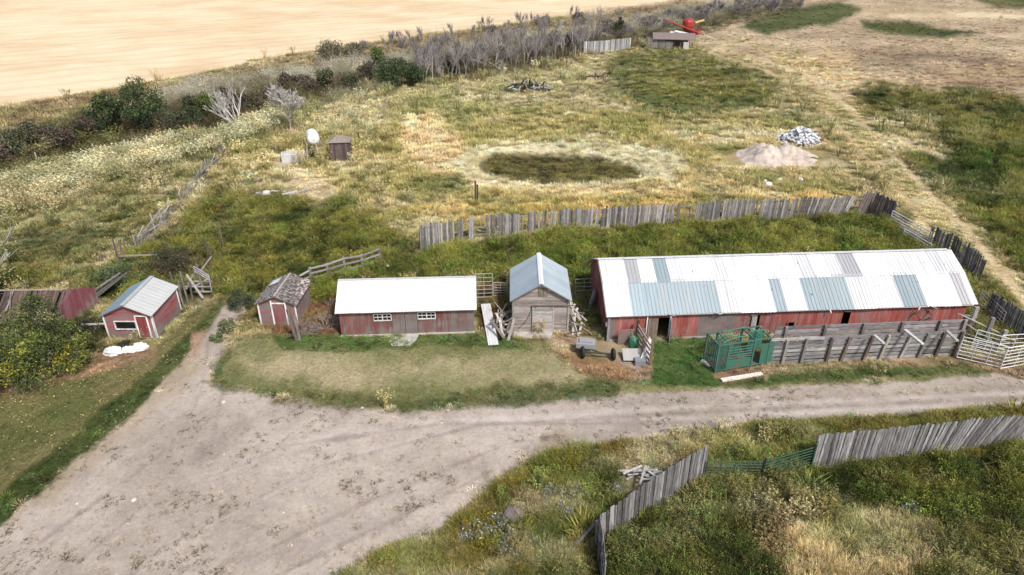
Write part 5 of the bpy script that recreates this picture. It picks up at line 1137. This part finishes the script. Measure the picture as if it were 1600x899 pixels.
# ------------------------------------------------------------ far lean-to and red machine
A = gp(1009, 75); t = empty('lean_to', A, -.15, 'low grey board lean-to with a rusty flat roof below the red machine', 'lean-to'); w = MB((.2, .19, .185))
wall_v(w, Vector((0, 0, 0)), X, -Y, 6.2, lambda u: 2.6-.15*u, bw=.3, col=(.2, .185, .18), jit=.4); wall_v(w, Vector((0, 4, 0)), X, Y, 10, lambda u: 2.2, bw=.4, col=(.2, .18, .17)); wall_v(w, Vector((0, 0, 0)), Y, -X, 4, lambda u: 2.5, bw=.3, col=(.25, .23, .22)); w.build('wall', M['wood'], t)
for x in (6.5, 8, 10): w_ = MB((.14, .08, .07)); w_.beam((x, .1, -.2), (x, .1, 1.75), .22); w_.build('post', M['wood'], t)
w = MB((.34, .25, .22)); slab(w, Vector((1.5, -.4, 2.25)), X, Vector((0, .98, .2)), 10, 4.6, .1, (.2, .155, .14)); w.build('roof', M['rust'], t)
w = MB((.55, .5, .48)); w.box((9.3, -.2, .9), (1.3, .8, 1.5)); o = w.build('white_box', M['tin']); o.location = A; o.rotation_euler.z = -.15; tag(o, 'boxy white bin beside the far lean-to', 'bin')
P = gp(1058, 64); t = empty('metal_sheets', P, -.1, 'flat white metal sheets stacked in front of the red machine', 'metal sheets'); w = MB((.74, .72, .72))
for i in range(4): w.box((-1+i*.8, i*.5, 1.5+i*.12), (6.5-i*.8, 2.2, .08), rz=-.12*i, ry=.05*i)
w.build('sheet', M['tin'], t); w = MB((.45, .25, .24)); w.box((-.5, -.8, 1.1), (7, .8, .5)); w.build('frame', M['rust'], t)
P = gp(1074, 58); t = empty('grain_auger', P, -.1, 'red farm machine with round hopper and long auger arm, top of the photo', 'farm machine')
RM = (.36, .035, .03); w = MB(RM); w.lathe([(.4, 1.2), (1.2, 2.0), (1.5, 3.0), (1.5, 4.0), (1.25, 4.5), (.6, 4.8)], (0, 1, 0), 14); w.build('hopper', M['metal'], t)
w = MB(RM); w.tube((-6.6, .2, 4.6), (4.5, -1, .9), .16, n=8); w.beam((-1.5, 0, 3.2), (1.5, 0, 1.2), .25); w.beam((.5, -.4, .6), (3.3, -.4, 2.5), .3); w.build('auger_tube', M['metal'], t)
w = MB((.28, .035, .03)); w.box((1.6, .5, 1.6), (2.2, 1.6, 1.3)); w.box((2.6, .2, 2.5), (.8, .8, 1.0), col=(.12, .03, .03)); w.build('gearbox', M['metal'], t)
w = MB((.62, .5, .22)); w.beam((1.8, 1.2, 3.8), (4.0, 1.2, 4.4), .45); w.build('spout', M['metal'], t)
w = MB((.7, .6, .35)); w.beam((4.0, -1.2, 1.1), (6.2, -1.6, .3), .28); w.build('drawbar', M['metal'], t)
for x in (-1.3, 1.5): w = MB((.03, .03, .03)); w.lathe([(.35, -.18), (.7, -.18), (.8, 0), (.7, .18), (.35, .18)], (x, -.6, .75), 14, 'X'); wh = w.build('tyre', M['rubber'], t); w = MB((.4, .05, .04)); w.lathe([(.1, -.12), (.34, -.1), (.34, .1), (.1, .12)], (x, -.6, .75), 10, 'X'); w.build('rim', M['metal'], wh)
# ================================================================ TREES AND SHRUBS
def branchy(rs, h, spread, trunks=1, col=(.3, .27, .25), depth=4, thick=.1, twig=.014, fork=3, up=.55, lean=0):
    w = MB(col); tw = MB(col); rg = random.Random(rs)
    def grow(p, d, l, r, k):
        q = p+d*l; t_ = w if k <= 1 else tw
        t_.tube(p, q, r, max(twig, r*.68), 5 if k < 2 else 3, cap=False)
        if k >= depth: return
        for i in range(fork if k else fork+1):
            a = rg.uniform(0, 6.28); s = spread*rg.uniform(.6, 1.3); nd = (d+Vector((math.cos(a)*s, math.sin(a)*s, rg.uniform(-.1, up)))).normalized()
            grow(p.lerp(q, rg.uniform(.45, 1.0)), nd, l*rg.uniform(.55, .82), max(twig, r*.6), k+1)
    for i in range(trunks):
        a = rg.uniform(0, 6.28); s = (.45 if trunks > 1 else .06)+lean; grow(Vector((0, 0, -.1)), Vector((math.cos(a)*s, math.sin(a)*s, 1)).normalized(), h*.38, thick*h/5, 0)
    return w, tw
def bare(name, rs, label, cat, group, **kw):
    w, tw = branchy(rs, **kw); e = empty(name, (0, 0, 0), 0, label, cat, group); w.build('trunk', M['bark'], e); tw.build('twigs', M['bark'], e); return e
def spread_copies(protos, spots, hscale=(.65, 1.3)):
    for i, (px, py, s) in enumerate(spots):
        src = protos[i % len(protos)]; c = src if not src.get('used') else copy_tree(src)
        if c is src: src['used'] = 1
        c.location = gp(px, py); k = s*random.uniform(*hscale); c.scale = (k, k, k*random.uniform(.9, 1.1)); c.rotation_euler = (random.uniform(-.06, .06), random.uniform(-.06, .06), random.uniform(0, 6.28))
def along(pts, n, jx, jy, s0, s1):
    out = []
    for i in range(n):
        f = (i+random.random())/n*(len(pts)-1); j = min(int(f), len(pts)-2); f -= j
        a, b = pts[j], pts[j+1]; out.append((a[0]+(b[0]-a[0])*f+random.gauss(0, jx), a[1]+(b[1]-a[1])*f+random.gauss(0, jy), random.uniform(s0, s1)))
    return out
GB1 = 'bare grey trees in the thicket'
pr = [bare('bare_tree', 30+i, 'leafless grey tree in the thicket between the meadow and the stubble field', 'tree', GB1, h=7.2, spread=.5, col=c, depth=4, thick=.065, twig=.015, up=.6) for i, c in enumerate([(.3, .27, .26), (.38, .35, .33), (.2, .175, .175), (.27, .24, .23)])]
sp = along([(650, 130), (700, 122), (760, 112), (830, 104), (900, 88), (930, 70)], 56, 5, 4, .75, 1.1)+along([(640, 112), (720, 96), (800, 82), (900, 62), (1000, 42)], 42, 8, 4, .6, .95)
spread_copies(pr, sp)
GB2 = 'thin bare saplings along the field edge'
pr = [bare('bare_sapling', 50+i, 'thin leafless sapling standing against the pale stubble field', 'tree', GB2, h=4.6, spread=.35, col=c, depth=3, thick=.07, twig=.022, trunks=2) for i, c in enumerate([(.3, .27, .25), (.24, .2, .2)])]
spread_copies(pr, along([(618, 78), (660, 74), (740, 62), (840, 50), (900, 42)], 24, 8, 4, .8, 1.5))
GB3 = 'bare bushes along the far tree belt'
pr = [bare('bare_bush', 60+i, 'grey leafless bush in the belt running up to the top of the photo', 'bush', GB3, h=3.6, spread=.6, col=c, depth=3, thick=.07, twig=.03, trunks=4) for i, c in enumerate([(.27, .245, .23), (.2, .18, .19)])]
spread_copies(pr, along([(1060, 30), (1130, 22), (1200, 12), (1270, 2)], 34, 8, 5, .9, 1.7)+along([(540, 84), (600, 76), (640, 78)], 6, 6, 3, .7, 1.0)+along([(650, 118), (760, 96), (900, 72), (1000, 50)], 40, 8, 6, .7, 1.2)+along([(1000, 40), (1100, 30), (1250, 8)], 24, 8, 6, .9, 1.5))
# dead white trees
for (px, py, s, rs, lb, kw) in ((380, 206, 1.25, 71, 'dead many-stemmed tree with bleached white branches left of the single-trunked one', dict(h=6.4, spread=.42, trunks=5, lean=.45, up=.6, fork=2)), (455, 206, 1.35, 74, 'dead single-trunked tree with a round crown of bleached branches', dict(h=5.2, spread=.62, trunks=1, fork=4, up=.5)), (787, 133, .9, 75, 'slim pale dead tree standing alone in front of the bare thicket', dict(h=5.5, spread=.22, trunks=1)), (582, 122, .9, 76, 'thin pale dead stem beside the dark green shrubs', dict(h=5, spread=.15, trunks=1))):
    e = bare('dead_tree', rs, lb, 'tree', None, col=(.5, .47, .44), depth=5, thick=.085, twig=.018, **kw); e.location = gp(px, py); e.scale = (s, s, s)
for px, py, an_, l, lb in ((742, 112, -.45, 8, 'fallen bleached trunk leaning out of the thicket, longest of the two'), (768, 118, -.5, 4, 'shorter fallen bleached trunk beside the thicket')):
    w = MB((.5, .46, .42)); w.tube((0, 0, 1.6), (l*.9, -l*.75, .1), .12, .08); w.tube((l*.3, -l*.25, 1.1), (l*.5, -l*.1, 1.9), .05); o = w.build('fallen_tree', M['bark']); o.location = gp(px-4, py-6); tag(o, lb, 'fallen tree')
def leafy(name, label, px, py, rx, rz, n, lobes, cols, sz=.22, trunk=.12, group=None, seed=1, cat='tree', z0=.15, shape='round'):
    rg = random.Random(seed); e = empty(name, gp(px, py), rg.uniform(0, 6), label, cat, group); w, tw = branchy(seed, h=rz*1.2, spread=.55, depth=2, thick=trunk*5/(rz*1.2)*1.0, col=(.16, .13, .11), twig=.02, trunks=1 if shape != 'bush' else 4)
    w.v += []; w.build('trunk', M['bark'], e); c = MB(); L = []
    for i in range(lobes):
        a = rg.uniform(0, 6.28); f = rg.random(); r = rx*math.sqrt(rg.random())*.8
        z = z0*rz*2+rz*(.25+1.25*f)
        if shape == 'cone': r *= (1-f)*.9+.05; lr = rx*(.5*(1-f)+.16)
        elif shape == 'bush': z = rz*(.2+1.0*f*(1-r/rx*.55)); lr = rx*rg.uniform(.22, .38)
        else: r *= math.sqrt(max(.05, 1-(2*f-1)**2*.8)); lr = rx*rg.uniform(.25, .42)
        L.append((Vector((r*math.cos(a), r*math.sin(a), z)), lr, rg.choice(cols), rg.uniform(.75, 1.25)))
    for i in range(n):
        ce, lr, cc, br = rg.choice(L); d = Vector((rg.gauss(0, 1), rg.gauss(0, 1), rg.gauss(0, .8))); d = d.normalized()*lr*(rg.random()**.45)*1.1; p = ce+d
        if p.z < .05: p.z = .05+rg.random()*.2
        q = leafq(p, sz*rg.uniform(.7, 1.3)); k_ = br*rg.uniform(.8, 1.2); c.add(q, [(0, 1, 2, 3)], tuple(v*k_ for v in cc), rg.random())
    c.build('crown', M['leaf'], e); return e
DG = [(.045, .07, .028), (.06, .085, .03), (.04, .06, .03)]; OG = [(.1, .115, .04), (.12, .12, .05), (.08, .1, .04)]; YG = [(.32, .28, .03), (.2, .21, .04), (.12, .15, .035), (.08, .105, .03), (.07, .09, .03)]; SG = [(.24, .25, .2), (.3, .3, .24), (.2, .21, .15)]
leafy('green_tree', 'big dark green bushy tree left of the dead trees', 226, 216, 3.5, 4.2, 8000, 26, DG+[(.09, .11, .04)], .28, seed=3)
leafy('green_tree', 'dark green tree at the far left, half out of the reeds', 176, 216, 3.0, 3.1, 4200, 18, DG, .3, seed=31)
leafy('green_shrub', 'bright yellow-green shrub between the dark tree and the dead trees', 330, 190, 2.4, 2.1, 3500, 20, [(.13, .15, .035), (.1, .13, .03)], .25, seed=4, cat='shrub')
leafy('green_shrub', 'dark green shrub just right of the bright yellow-green shrub', 300, 200, 2.0, 1.7, 2600, 16, DG, .25, seed=44, cat='shrub')
leafy('green_tree', 'fresh green round tree at the left end of the thicket, nearest the stubble', 592, 108, 2.1, 2.2, 2800, 18, [(.11, .15, .045), (.09, .13, .04)], .3, seed=5)
leafy('green_shrub', 'broad dark green shrub left of the bare thicket', 612, 138, 3.6, 2.4, 6000, 30, DG+[(.08, .09, .05)], .3, seed=6, cat='shrub')
leafy('green_shrub', 'dark green shrub at the foot of the first bare trees', 648, 134, 2.6, 2.2, 3500, 20, DG, .3, seed=7, cat='shrub')
leafy('olive_shrub', 'olive shrub at the field edge, leftmost of the pair', 520, 98, 3.8, 2.1, 4000, 24, [(.13, .13, .075), (.11, .11, .06), (.17, .15, .1)], .3, seed=8, cat='shrub')
leafy('olive_shrub', 'olive shrub at the field edge nearest the round green tree', 556, 96, 3.0, 1.8, 3000, 20, [(.15, .14, .09), (.12, .11, .07)], .3, seed=9, cat='shrub')
leafy('conifer', 'dark conical spruce inside the bare thicket', 716, 116, 2.4, 3.1, 4200, 26, [(.06, .07, .035), (.08, .085, .04), (.09, .06, .04)], .25, seed=10, shape='cone')
leafy('conifer', 'small dark spruce standing above the pale fence panel', 967, 54, 2.0, 2.4, 2600, 18, [(.05, .06, .03), (.06, .07, .035)], .28, seed=11, shape='cone')
for i, (px, py, r, c_) in enumerate([(*q, 1) for q in ((270, 212, 2.4), (95, 238, 2.6), (30, 250, 2.4), (420, 166, 2.2), (545, 146, 2.4), (480, 150, 2.2), (240, 190, 2), (140, 222, 2.2), (65, 232, 2.2), (0, 262, 2.6), (305, 182, 2.0), (355, 172, 2.0), (395, 178, 1.8), (450, 148, 2.0), (510, 140, 2.2), (575, 128, 2.2), (630, 118, 2.2))]+[(*q, 0) for q in ((770, 62, 3), (845, 46, 3.4), (905, 38, 2.8), (690, 82, 3.2), (1150, 26, 4.5), (870, 76, 3), (800, 74, 3.2), (700, 112, 2.6), (740, 104, 2.8), (790, 98, 2.8), (840, 90, 2.8), (885, 80, 2.6), (1010, 44, 3.4), (1060, 34, 3.4), (1100, 30, 3.2), (1190, 16, 3.6), (1230, 10, 3.4), (950, 50, 3))]):
    leafy('hedge_shrub', ('dull grey-olive shrub mixed among the bare trees of the belt' if not c_ else 'dark brownish green shrub in the brushy belt below the stubble field'), px, py, r, 1.7, 2200, 16, ([(.19, .17, .14), (.15, .135, .115), (.23, .21, .18), (.13, .13, .08)] if not c_ else ([(.1, .075, .055), (.075, .07, .045), (.13, .1, .075)] if i % 2 else [(.07, .085, .04), (.1, .11, .055), (.08, .07, .045)])), .3, seed=80+i, cat='shrub', group=('grey shrubs in the belt' if not c_ else 'brown shrubs in the belt'))
for px, py, r, h, lb, c in ((378, 479, 1.05, 1.25, 'round dark green bush by the lane, largest of the three', [(.05, .07, .035), (.07, .09, .04)]), (355, 517, .75, .75, 'middle round green bush growing in the lane', [(.14, .16, .06), (.17, .19, .08)]), (339, 532, .5, .55, 'smallest round green bush in the lane, nearest the yard', [(.15, .17, .075)])):
    leafy('round_bush', lb, px, py, r, h, int(2600*r), 16, c, .12, seed=int(px), cat='bush', shape='bush', z0=0, trunk=.03)
YB = 'yellow-leaved bushes at the left edge'
for i, (px, py, r, h, lb) in enumerate(((20, 606, 2.3, 3.5, 'yellow-leaved bush in the left corner closest to the lawn'), (70, 592, 2.3, 3.0, 'yellow-leaved bush with the brightest leaves, in the middle of the left clump'), (118, 572, 1.6, 2.2, 'yellow-green bush at the right end of the left clump, nearest the white bags'), (15, 560, 2.3, 3.0, 'green-yellow bush behind the left clump at the photo edge'), (62, 545, 2.0, 3.9, 'tall pale green bush in front of the collapsed shed roof'), (-30, 600, 2.4, 3.2, 'yellow-leaved bush half outside the left edge'), (105, 538, 1.1, 1.8, 'small bush against the ruined shed gable'))):
    cs = YG if i in (1, 0, 2, 5) else [(.16, .18, .04), (.1, .13, .035), (.2, .2, .09)]
    leafy('yellow_bush', lb, px, py, r, h, int(4200*r/2), 26, cs+[(.06, .08, .025)]*2, .15, seed=200+i, cat='bush', shape='bush', group=YB, z0=0, trunk=.04)
leafy('dark_bush', 'dark tangled bush behind the small red shed', 268, 424, 1.9, 2.0, 3600, 20, [(.07, .065, .035), (.05, .06, .028), (.09, .07, .045)], .14, seed=300, cat='bush', shape='bush', z0=0, trunk=.04)
leafy('dark_bush', 'green leafy bush filling the gap between the ruined shed and the small red shed', 196, 440, 2.3, 1.3, 3800, 22, [(.09, .125, .05), (.12, .15, .07), (.07, .09, .04)], .14, seed=301, cat='bush', shape='bush', z0=0, trunk=.04)
leafy('dark_bush', 'dark low bush in shade left of the small red shed', 150, 520, 1.4, .9, 2000, 14, [(.04, .045, .022), (.06, .06, .03)], .13, seed=302, cat='bush', shape='bush', z0=0, trunk=.03)
e = bare('leaning_birch', 90, 'pale twiggy birch reaching in from the left edge above the collapsed shed', 'tree', None, h=6.5, spread=.5, trunks=2, col=(.4, .38, .35), depth=4, thick=.08, twig=.016); e.location = gp(-22, 470)
w = MB(); rg = random.Random(4)
for i in range(1500): q = leafq(Vector((rg.gauss(.9, .7), rg.gauss(0, .8), rg.uniform(1.6, 5))), .13); w.add(q, [(0, 1, 2, 3)], rg.choice([(.3, .34, .12), (.22, .28, .09), (.45, .44, .3)]))
w.build('leaves', M['leaf'], e)
# dead brush near the shingled shed and brushwood
for i, (px, py, s, lb) in enumerate(((508, 512, .5, 'grey brushwood tangle between the shingled shed and the long shed'), (480, 520, .45, 'brushwood tangle at the foot of the leaning post'), (525, 485, .45, 'dead grey brush touching the left end of the white-roofed shed'))):
    e = bare('dead_brush', 95+i, lb, 'brush', None, h=3.2, spread=.9, trunks=7, lean=.9, col=(.26, .22, .2), depth=3, thick=.05, twig=.012, up=.2); e.location = gp(px, py); e.scale = (s*1.5, s*1.3, s)
# sagebrush in the foreground
for i, (px, py, s) in enumerate(((738, 842, .8), (778, 832, .9), (792, 862, .8), (905, 775, .7), (880, 800, .6), (862, 775, .7), (1185, 790, .7), (1420, 800, .8), (1345, 690, .7), (965, 770, .6), (1010, 870, .9), (1580, 745, .8), (1395, 745, .9))):
    leafy('sage_bush', 'pale silvery sage bush in the foreground weeds', px, py, s, s*.75, 800, 12, SG if i < 10 else [(.13, .17, .06), (.17, .2, .08)], .11, seed=400+i, cat='bush', shape='bush', group='sage bushes in the foreground', z0=0, trunk=.03)
w = MB((.19, .15, .15)); w.lathe([(.3, 0), (.55, .15), (.45, .45), (.2, .55)], (0, 0, .1), 9); o = w.build('boulder', M['concrete']); o.location = gp(802, 812); tag(o, 'dark boulder among the sage bushes beside the yard', 'boulder')
# ================================================================ COVER
NC = 400000
qx = RNG.uniform(-230, 1830, NC); qy = RNG.uniform(-75, 1010, NC)
u = (qx-800)/FPX; v = (449.5-qy)/FPX; dz = -st+v*ct; tt = CH/(-dz)
gx = u*tt; gy = (ct+v*st)*tt
col, veg, hh, dirt = field(gx, gy)
ok = np.ones(NC, bool)
for ax, ay, ux, uy, W_, D_, mg in KEEP:
    l = math.hypot(ux, uy); ux, uy = ux/l, uy/l; a = (gx-ax)*ux+(gy-ay)*uy; b_ = -(gx-ax)*uy+(gy-ay)*ux
    ok &= ~((a > -mg) & (a < W_+mg) & (b_ > -mg) & (b_ < D_+mg))
gzv = gz(gx, gy)-.05
dist = gy*ct+CH*st
patch = np.clip((fbm(gx/1.3, gy/1.3, 90, 3)-.34)*5, .12, 1.5)
used = np.zeros(NC, bool); pick = RNG.random(NC)
tot = np.clip(veg[:, :5], 0, None).copy()
tot[:, 4] *= .55; tot[:, 1:4] *= (1-dirt[:, None])**2; tot[:, 0] *= 1-.5*dirt
cum = 0
bump_ = fbm(gx/(1.5*np.clip(dist/60, .8, 2)), gy/(1.5*np.clip(dist/60, .8, 2)), 310, 3); bump_ = np.clip((bump_-.3)/.4, 0, 1)
SPEC = [('meadow_grass', 0, 'grass', 'dry and green grass tufts spread over the meadows', 'grass', .95, (.75, 1.3)), ('weeds', 1, 'weed', 'bushy green weeds filling the corral, the field corners and the foreground', 'weeds', 1.0, (.7, 1.35)),
        ('reeds', 2, 'reed', 'cream feathery reeds in a band at the left below the dark tree', 'reeds', 1.0, (.8, 1.2)), ('silver_brush', 3, 'silver', 'silvery grey willow brush along the stubble field', 'brush', 1.0, (.75, 1.3)),
        ('lawn_grass', 4, 'short', 'short grass and clover of the mown lawns and road edges', 'grass', 1.0, (.7, 1.3))]
base_h = [1.35, 1.3, 1.0, 1.0, 1.4]
for (nm, ki, pk_, lb, ct_, hs, rr) in SPEC:
    p = tot[:, ki]*(patch if ki < 2 else 1)*(.8 if ki != 1 else .6)
    sel = ok & ~used & (pick > cum) & (RNG.random(NC) < p)
    used |= sel; ii = np.nonzero(sel)[0]; n = len(ii)
    k = RNG.uniform(*rr, n)*np.clip(dist[ii]/60, .78, 1.6)
    if ki == 3: hk = k*np.clip(hh[ii], .25, 1)
    elif ki == 4: hk = k*np.clip(hh[ii]/.3, .25, 1)
    elif ki == 2: hk = k
    else: hk = k*np.clip(hh[ii], .2, 1)*base_h[ki]
    if ki == 1: k = k*np.exp(RNG.normal(.1, .25, n)); hk = np.clip(hh[ii], .18, 1)*np.exp(RNG.normal(-.06, .3, n))*np.clip(dist[ii]/75, 1, 1.3)
    if ki == 1:
        big = (RNG.random(n) < .045) & (dist[ii] < 48); k = np.where(big, k*1.5, k); hk = np.where(big, hk*1.7, hk)
    if ki in (1, 3): hk = hk*(.45+1.0*bump_[ii])
    if ki == 0: hk = hk*(.7+.5*bump_[ii])
    if ki == 1: k = np.minimum(k, 1.75); hk = np.minimum(hk, 1.35)
    wk = k*(np.clip(hh[ii]+.45, .5, 1.15) if ki < 2 else 1)*(1 if ki != 3 else np.clip(hh[ii]+.2, .4, 1))
    if ki == 4: wk = k*.75; hk = hk*.6
    sc = np.stack([wk, wk, hk], 1); rot = np.stack([RNG.normal(0, .1, n), RNG.normal(0, .1, n), RNG.uniform(0, 6.28, n)], 1)
    br = (np.exp(RNG.normal(0, .2 if ki != 1 else .4, n))*(1 if ki != 1 else .62+.62*bump_[ii]))[:, None]*(.85+.3*fbm(gx[ii]/.9, gy[ii]/.9, 70, 2))[:, None]
    tint = col[ii]*br*[1.8, 1.42, 1.2, 1.3, 1.15][ki]
    if ki == 1: tint = np.where(big[:, None], tint*np.array([[1.7, 1.75, 1.6]]), tint)
    # single plants drift yellow or green, silver stays pale
    dr = RNG.normal(0, .1, n)[:, None]; tint = tint*(1+dr*np.array([[.7, .1, -.4]]))
    if ki == 1:
        q = RNG.random((n, 1)); cl2 = fbm(gx[ii]/2.5, gy[ii]/2.5, 300, 3)[:, None]
        tint = np.where(q < .13, tint*np.array([[1.7, 1.6, 1.9]]), tint); tint = np.where((q > .10) & (q < .2), tint*np.array([[1.1, 1.6, 1.3]]), tint)
        tint = np.where((q > .2) & (q < .34+.3*(cl2 > .55)), tint*np.array([[.5, .6, .6]]), tint); tint = np.where(q > .93, tint*.5+np.array([[.12, .1, .06]]), tint)
    if ki in (0, 2): lm = (tint@np.array([.3, .6, .1]))[:, None]; tint = (tint*.9+lm*.1)*np.array([[.96, 1.0, .96]])
    scatter(nm, lb, ct_, PR[pk_], gx[ii], gy[ii], gzv[ii], rot, sc, np.clip(tint*np.minimum(1, .26/np.maximum(1e-3, tint.max(1)))[:, None] if ki == 1 else tint, .005, .8))
    print(nm, n)
# yellow leaves on the left lawn, pebbles and tiny plants on the yard
def pxs(n, x0, x1, y0, y1):
    a = RNG.uniform(x0, x1, n); b_ = RNG.uniform(y0, y1, n); u = (a-800)/FPX; v = (449.5-b_)/FPX; t_ = CH/(-(-st+v*ct)); return a, b_, u*t_, (ct+v*st)*t_
a, b_, x, y = pxs(9000, -60, 330, 480, 840); c_, vg, h_, d_ = field(x, y)
dens = np.exp(-np.clip((b_-590-(130-a)*.25), 0, 400)/80.)
s = (vg[:, 4] > .5) & (RNG.random(len(x)) < dens*.3) & ((x < -15)); n = s.sum()
sc = np.repeat(RNG.uniform(.06, .11, n)[:, None], 3, 1); rot = np.stack([RNG.normal(0, .3, n), RNG.normal(0, .3, n), RNG.uniform(0, 6.28, n)], 1)
scatter('fallen_leaves', 'small yellow fallen leaves strewn over the left lawn', 'leaves', PR['leaf'], x[s], y[s], gz(x[s], y[s])+.05, rot, sc, np.where(RNG.random(n)[:, None] < .75, np.array([[.62, .5, .22]]), np.array([[.55, .5, .36]])))
a, b_, x, y = pxs(16000, -60, 1650, 560, 990); c_, vg, h_, d_ = field(x, y)
cl = fbm(x/2.5, y/2.5, 120, 3)
s = (d_ > .8) & (RNG.random(len(x)) < np.clip((cl-.4)*3.2, .06, 1)*.6); n = s.sum()
sc = RNG.uniform(.03, .085, n)[:, None]*RNG.uniform(.7, 1.3, (n, 3)); rot = np.stack([RNG.normal(0, .3, n), RNG.normal(0, .3, n), RNG.uniform(0, 6.28, n)], 1)
scatter('gravel', 'pale pebbles scattered over the bare yard and road', 'gravel', PR['pebble'], x[s], y[s], gz(x[s], y[s])-.035, rot, sc, np.array([[.5, .47, .43]])*RNG.uniform(.5, 1.15, (n, 1)))
a, b_, x, y = pxs(15000, -60, 1650, 540, 960); c_, vg, h_, d_ = field(x, y); cl = fbm(x/1.7, y/1.7, 130, 4)
s = (d_ > .7) & (RNG.random(len(x)) < np.clip((cl-.52)*6, .0, 1)*.5) ; n = s.sum()
sc = RNG.uniform(.35, .85, n)[:, None]*np.array([[1, 1, .45]]); rot = np.stack([RNG.normal(0, .1, n), RNG.normal(0, .1, n), RNG.uniform(0, 6.28, n)], 1)
scatter('yard_weeds', 'tiny low weeds in broken patches on the dirt yard', 'weeds', PR['short'], x[s], y[s], gz(x[s], y[s])-.03, rot, sc, np.where(RNG.random((n, 1)) < .6, np.array([[.1, .1, .055]]), np.array([[.2, .17, .1]]))*RNG.uniform(.6, 1.3, (n, 1)))
# ================================================================ CAMERA, SKY, SUN
cam = bpy.data.cameras.new('camera'); co = bpy.data.objects.new('camera', cam); COL.objects.link(co)
co.location = (0, 0, CH); co.rotation_euler = (R(90)-TH, 0, 0); cam.sensor_width = 36; cam.lens = 36*FPX/1600; cam.clip_end = 8000; cam.clip_start = .5
S.camera = co
SE, SA = 52, 145     # sun elevation, direction the light comes from (deg from +Y, clockwise)
w_ = bpy.data.worlds.new('World'); S.world = w_; w_.use_nodes = True; nt = w_.node_tree; bg = nt.nodes['Background']
sk = nt.nodes.new('ShaderNodeTexSky'); sk.sky_type = 'NISHITA'; sk.sun_disc = False; sk.sun_elevation = R(SE); sk.sun_rotation = R(SA); sk.air_density = 1.0; sk.dust_density = 3.0; sk.ozone_density = .6
nt.links.new(sk.outputs[0], bg.inputs[0]); bg.inputs[1].default_value = .115
su = bpy.data.lights.new('sun', 'SUN'); su.energy = 3.0; su.angle = R(7); su.color = (1, .955, .9); so = bpy.data.objects.new('sun', su); COL.objects.link(so)
az = R(SA); dv = Vector((math.sin(az)*math.cos(R(SE)), math.cos(az)*math.cos(R(SE)), math.sin(R(SE)))); so.rotation_euler = dv.to_track_quat('Z', 'Y').to_euler()
vs = S.view_settings; vs.view_transform = 'Standard'; vs.look = 'None'; vs.exposure = .42; vs.gamma = 1; vs.use_curve_mapping = False
S.cycles.max_bounces = 5; S.cycles.diffuse_bounces = 3; S.cycles.transparent_max_bounces = 4; S.cycles.use_denoising = True
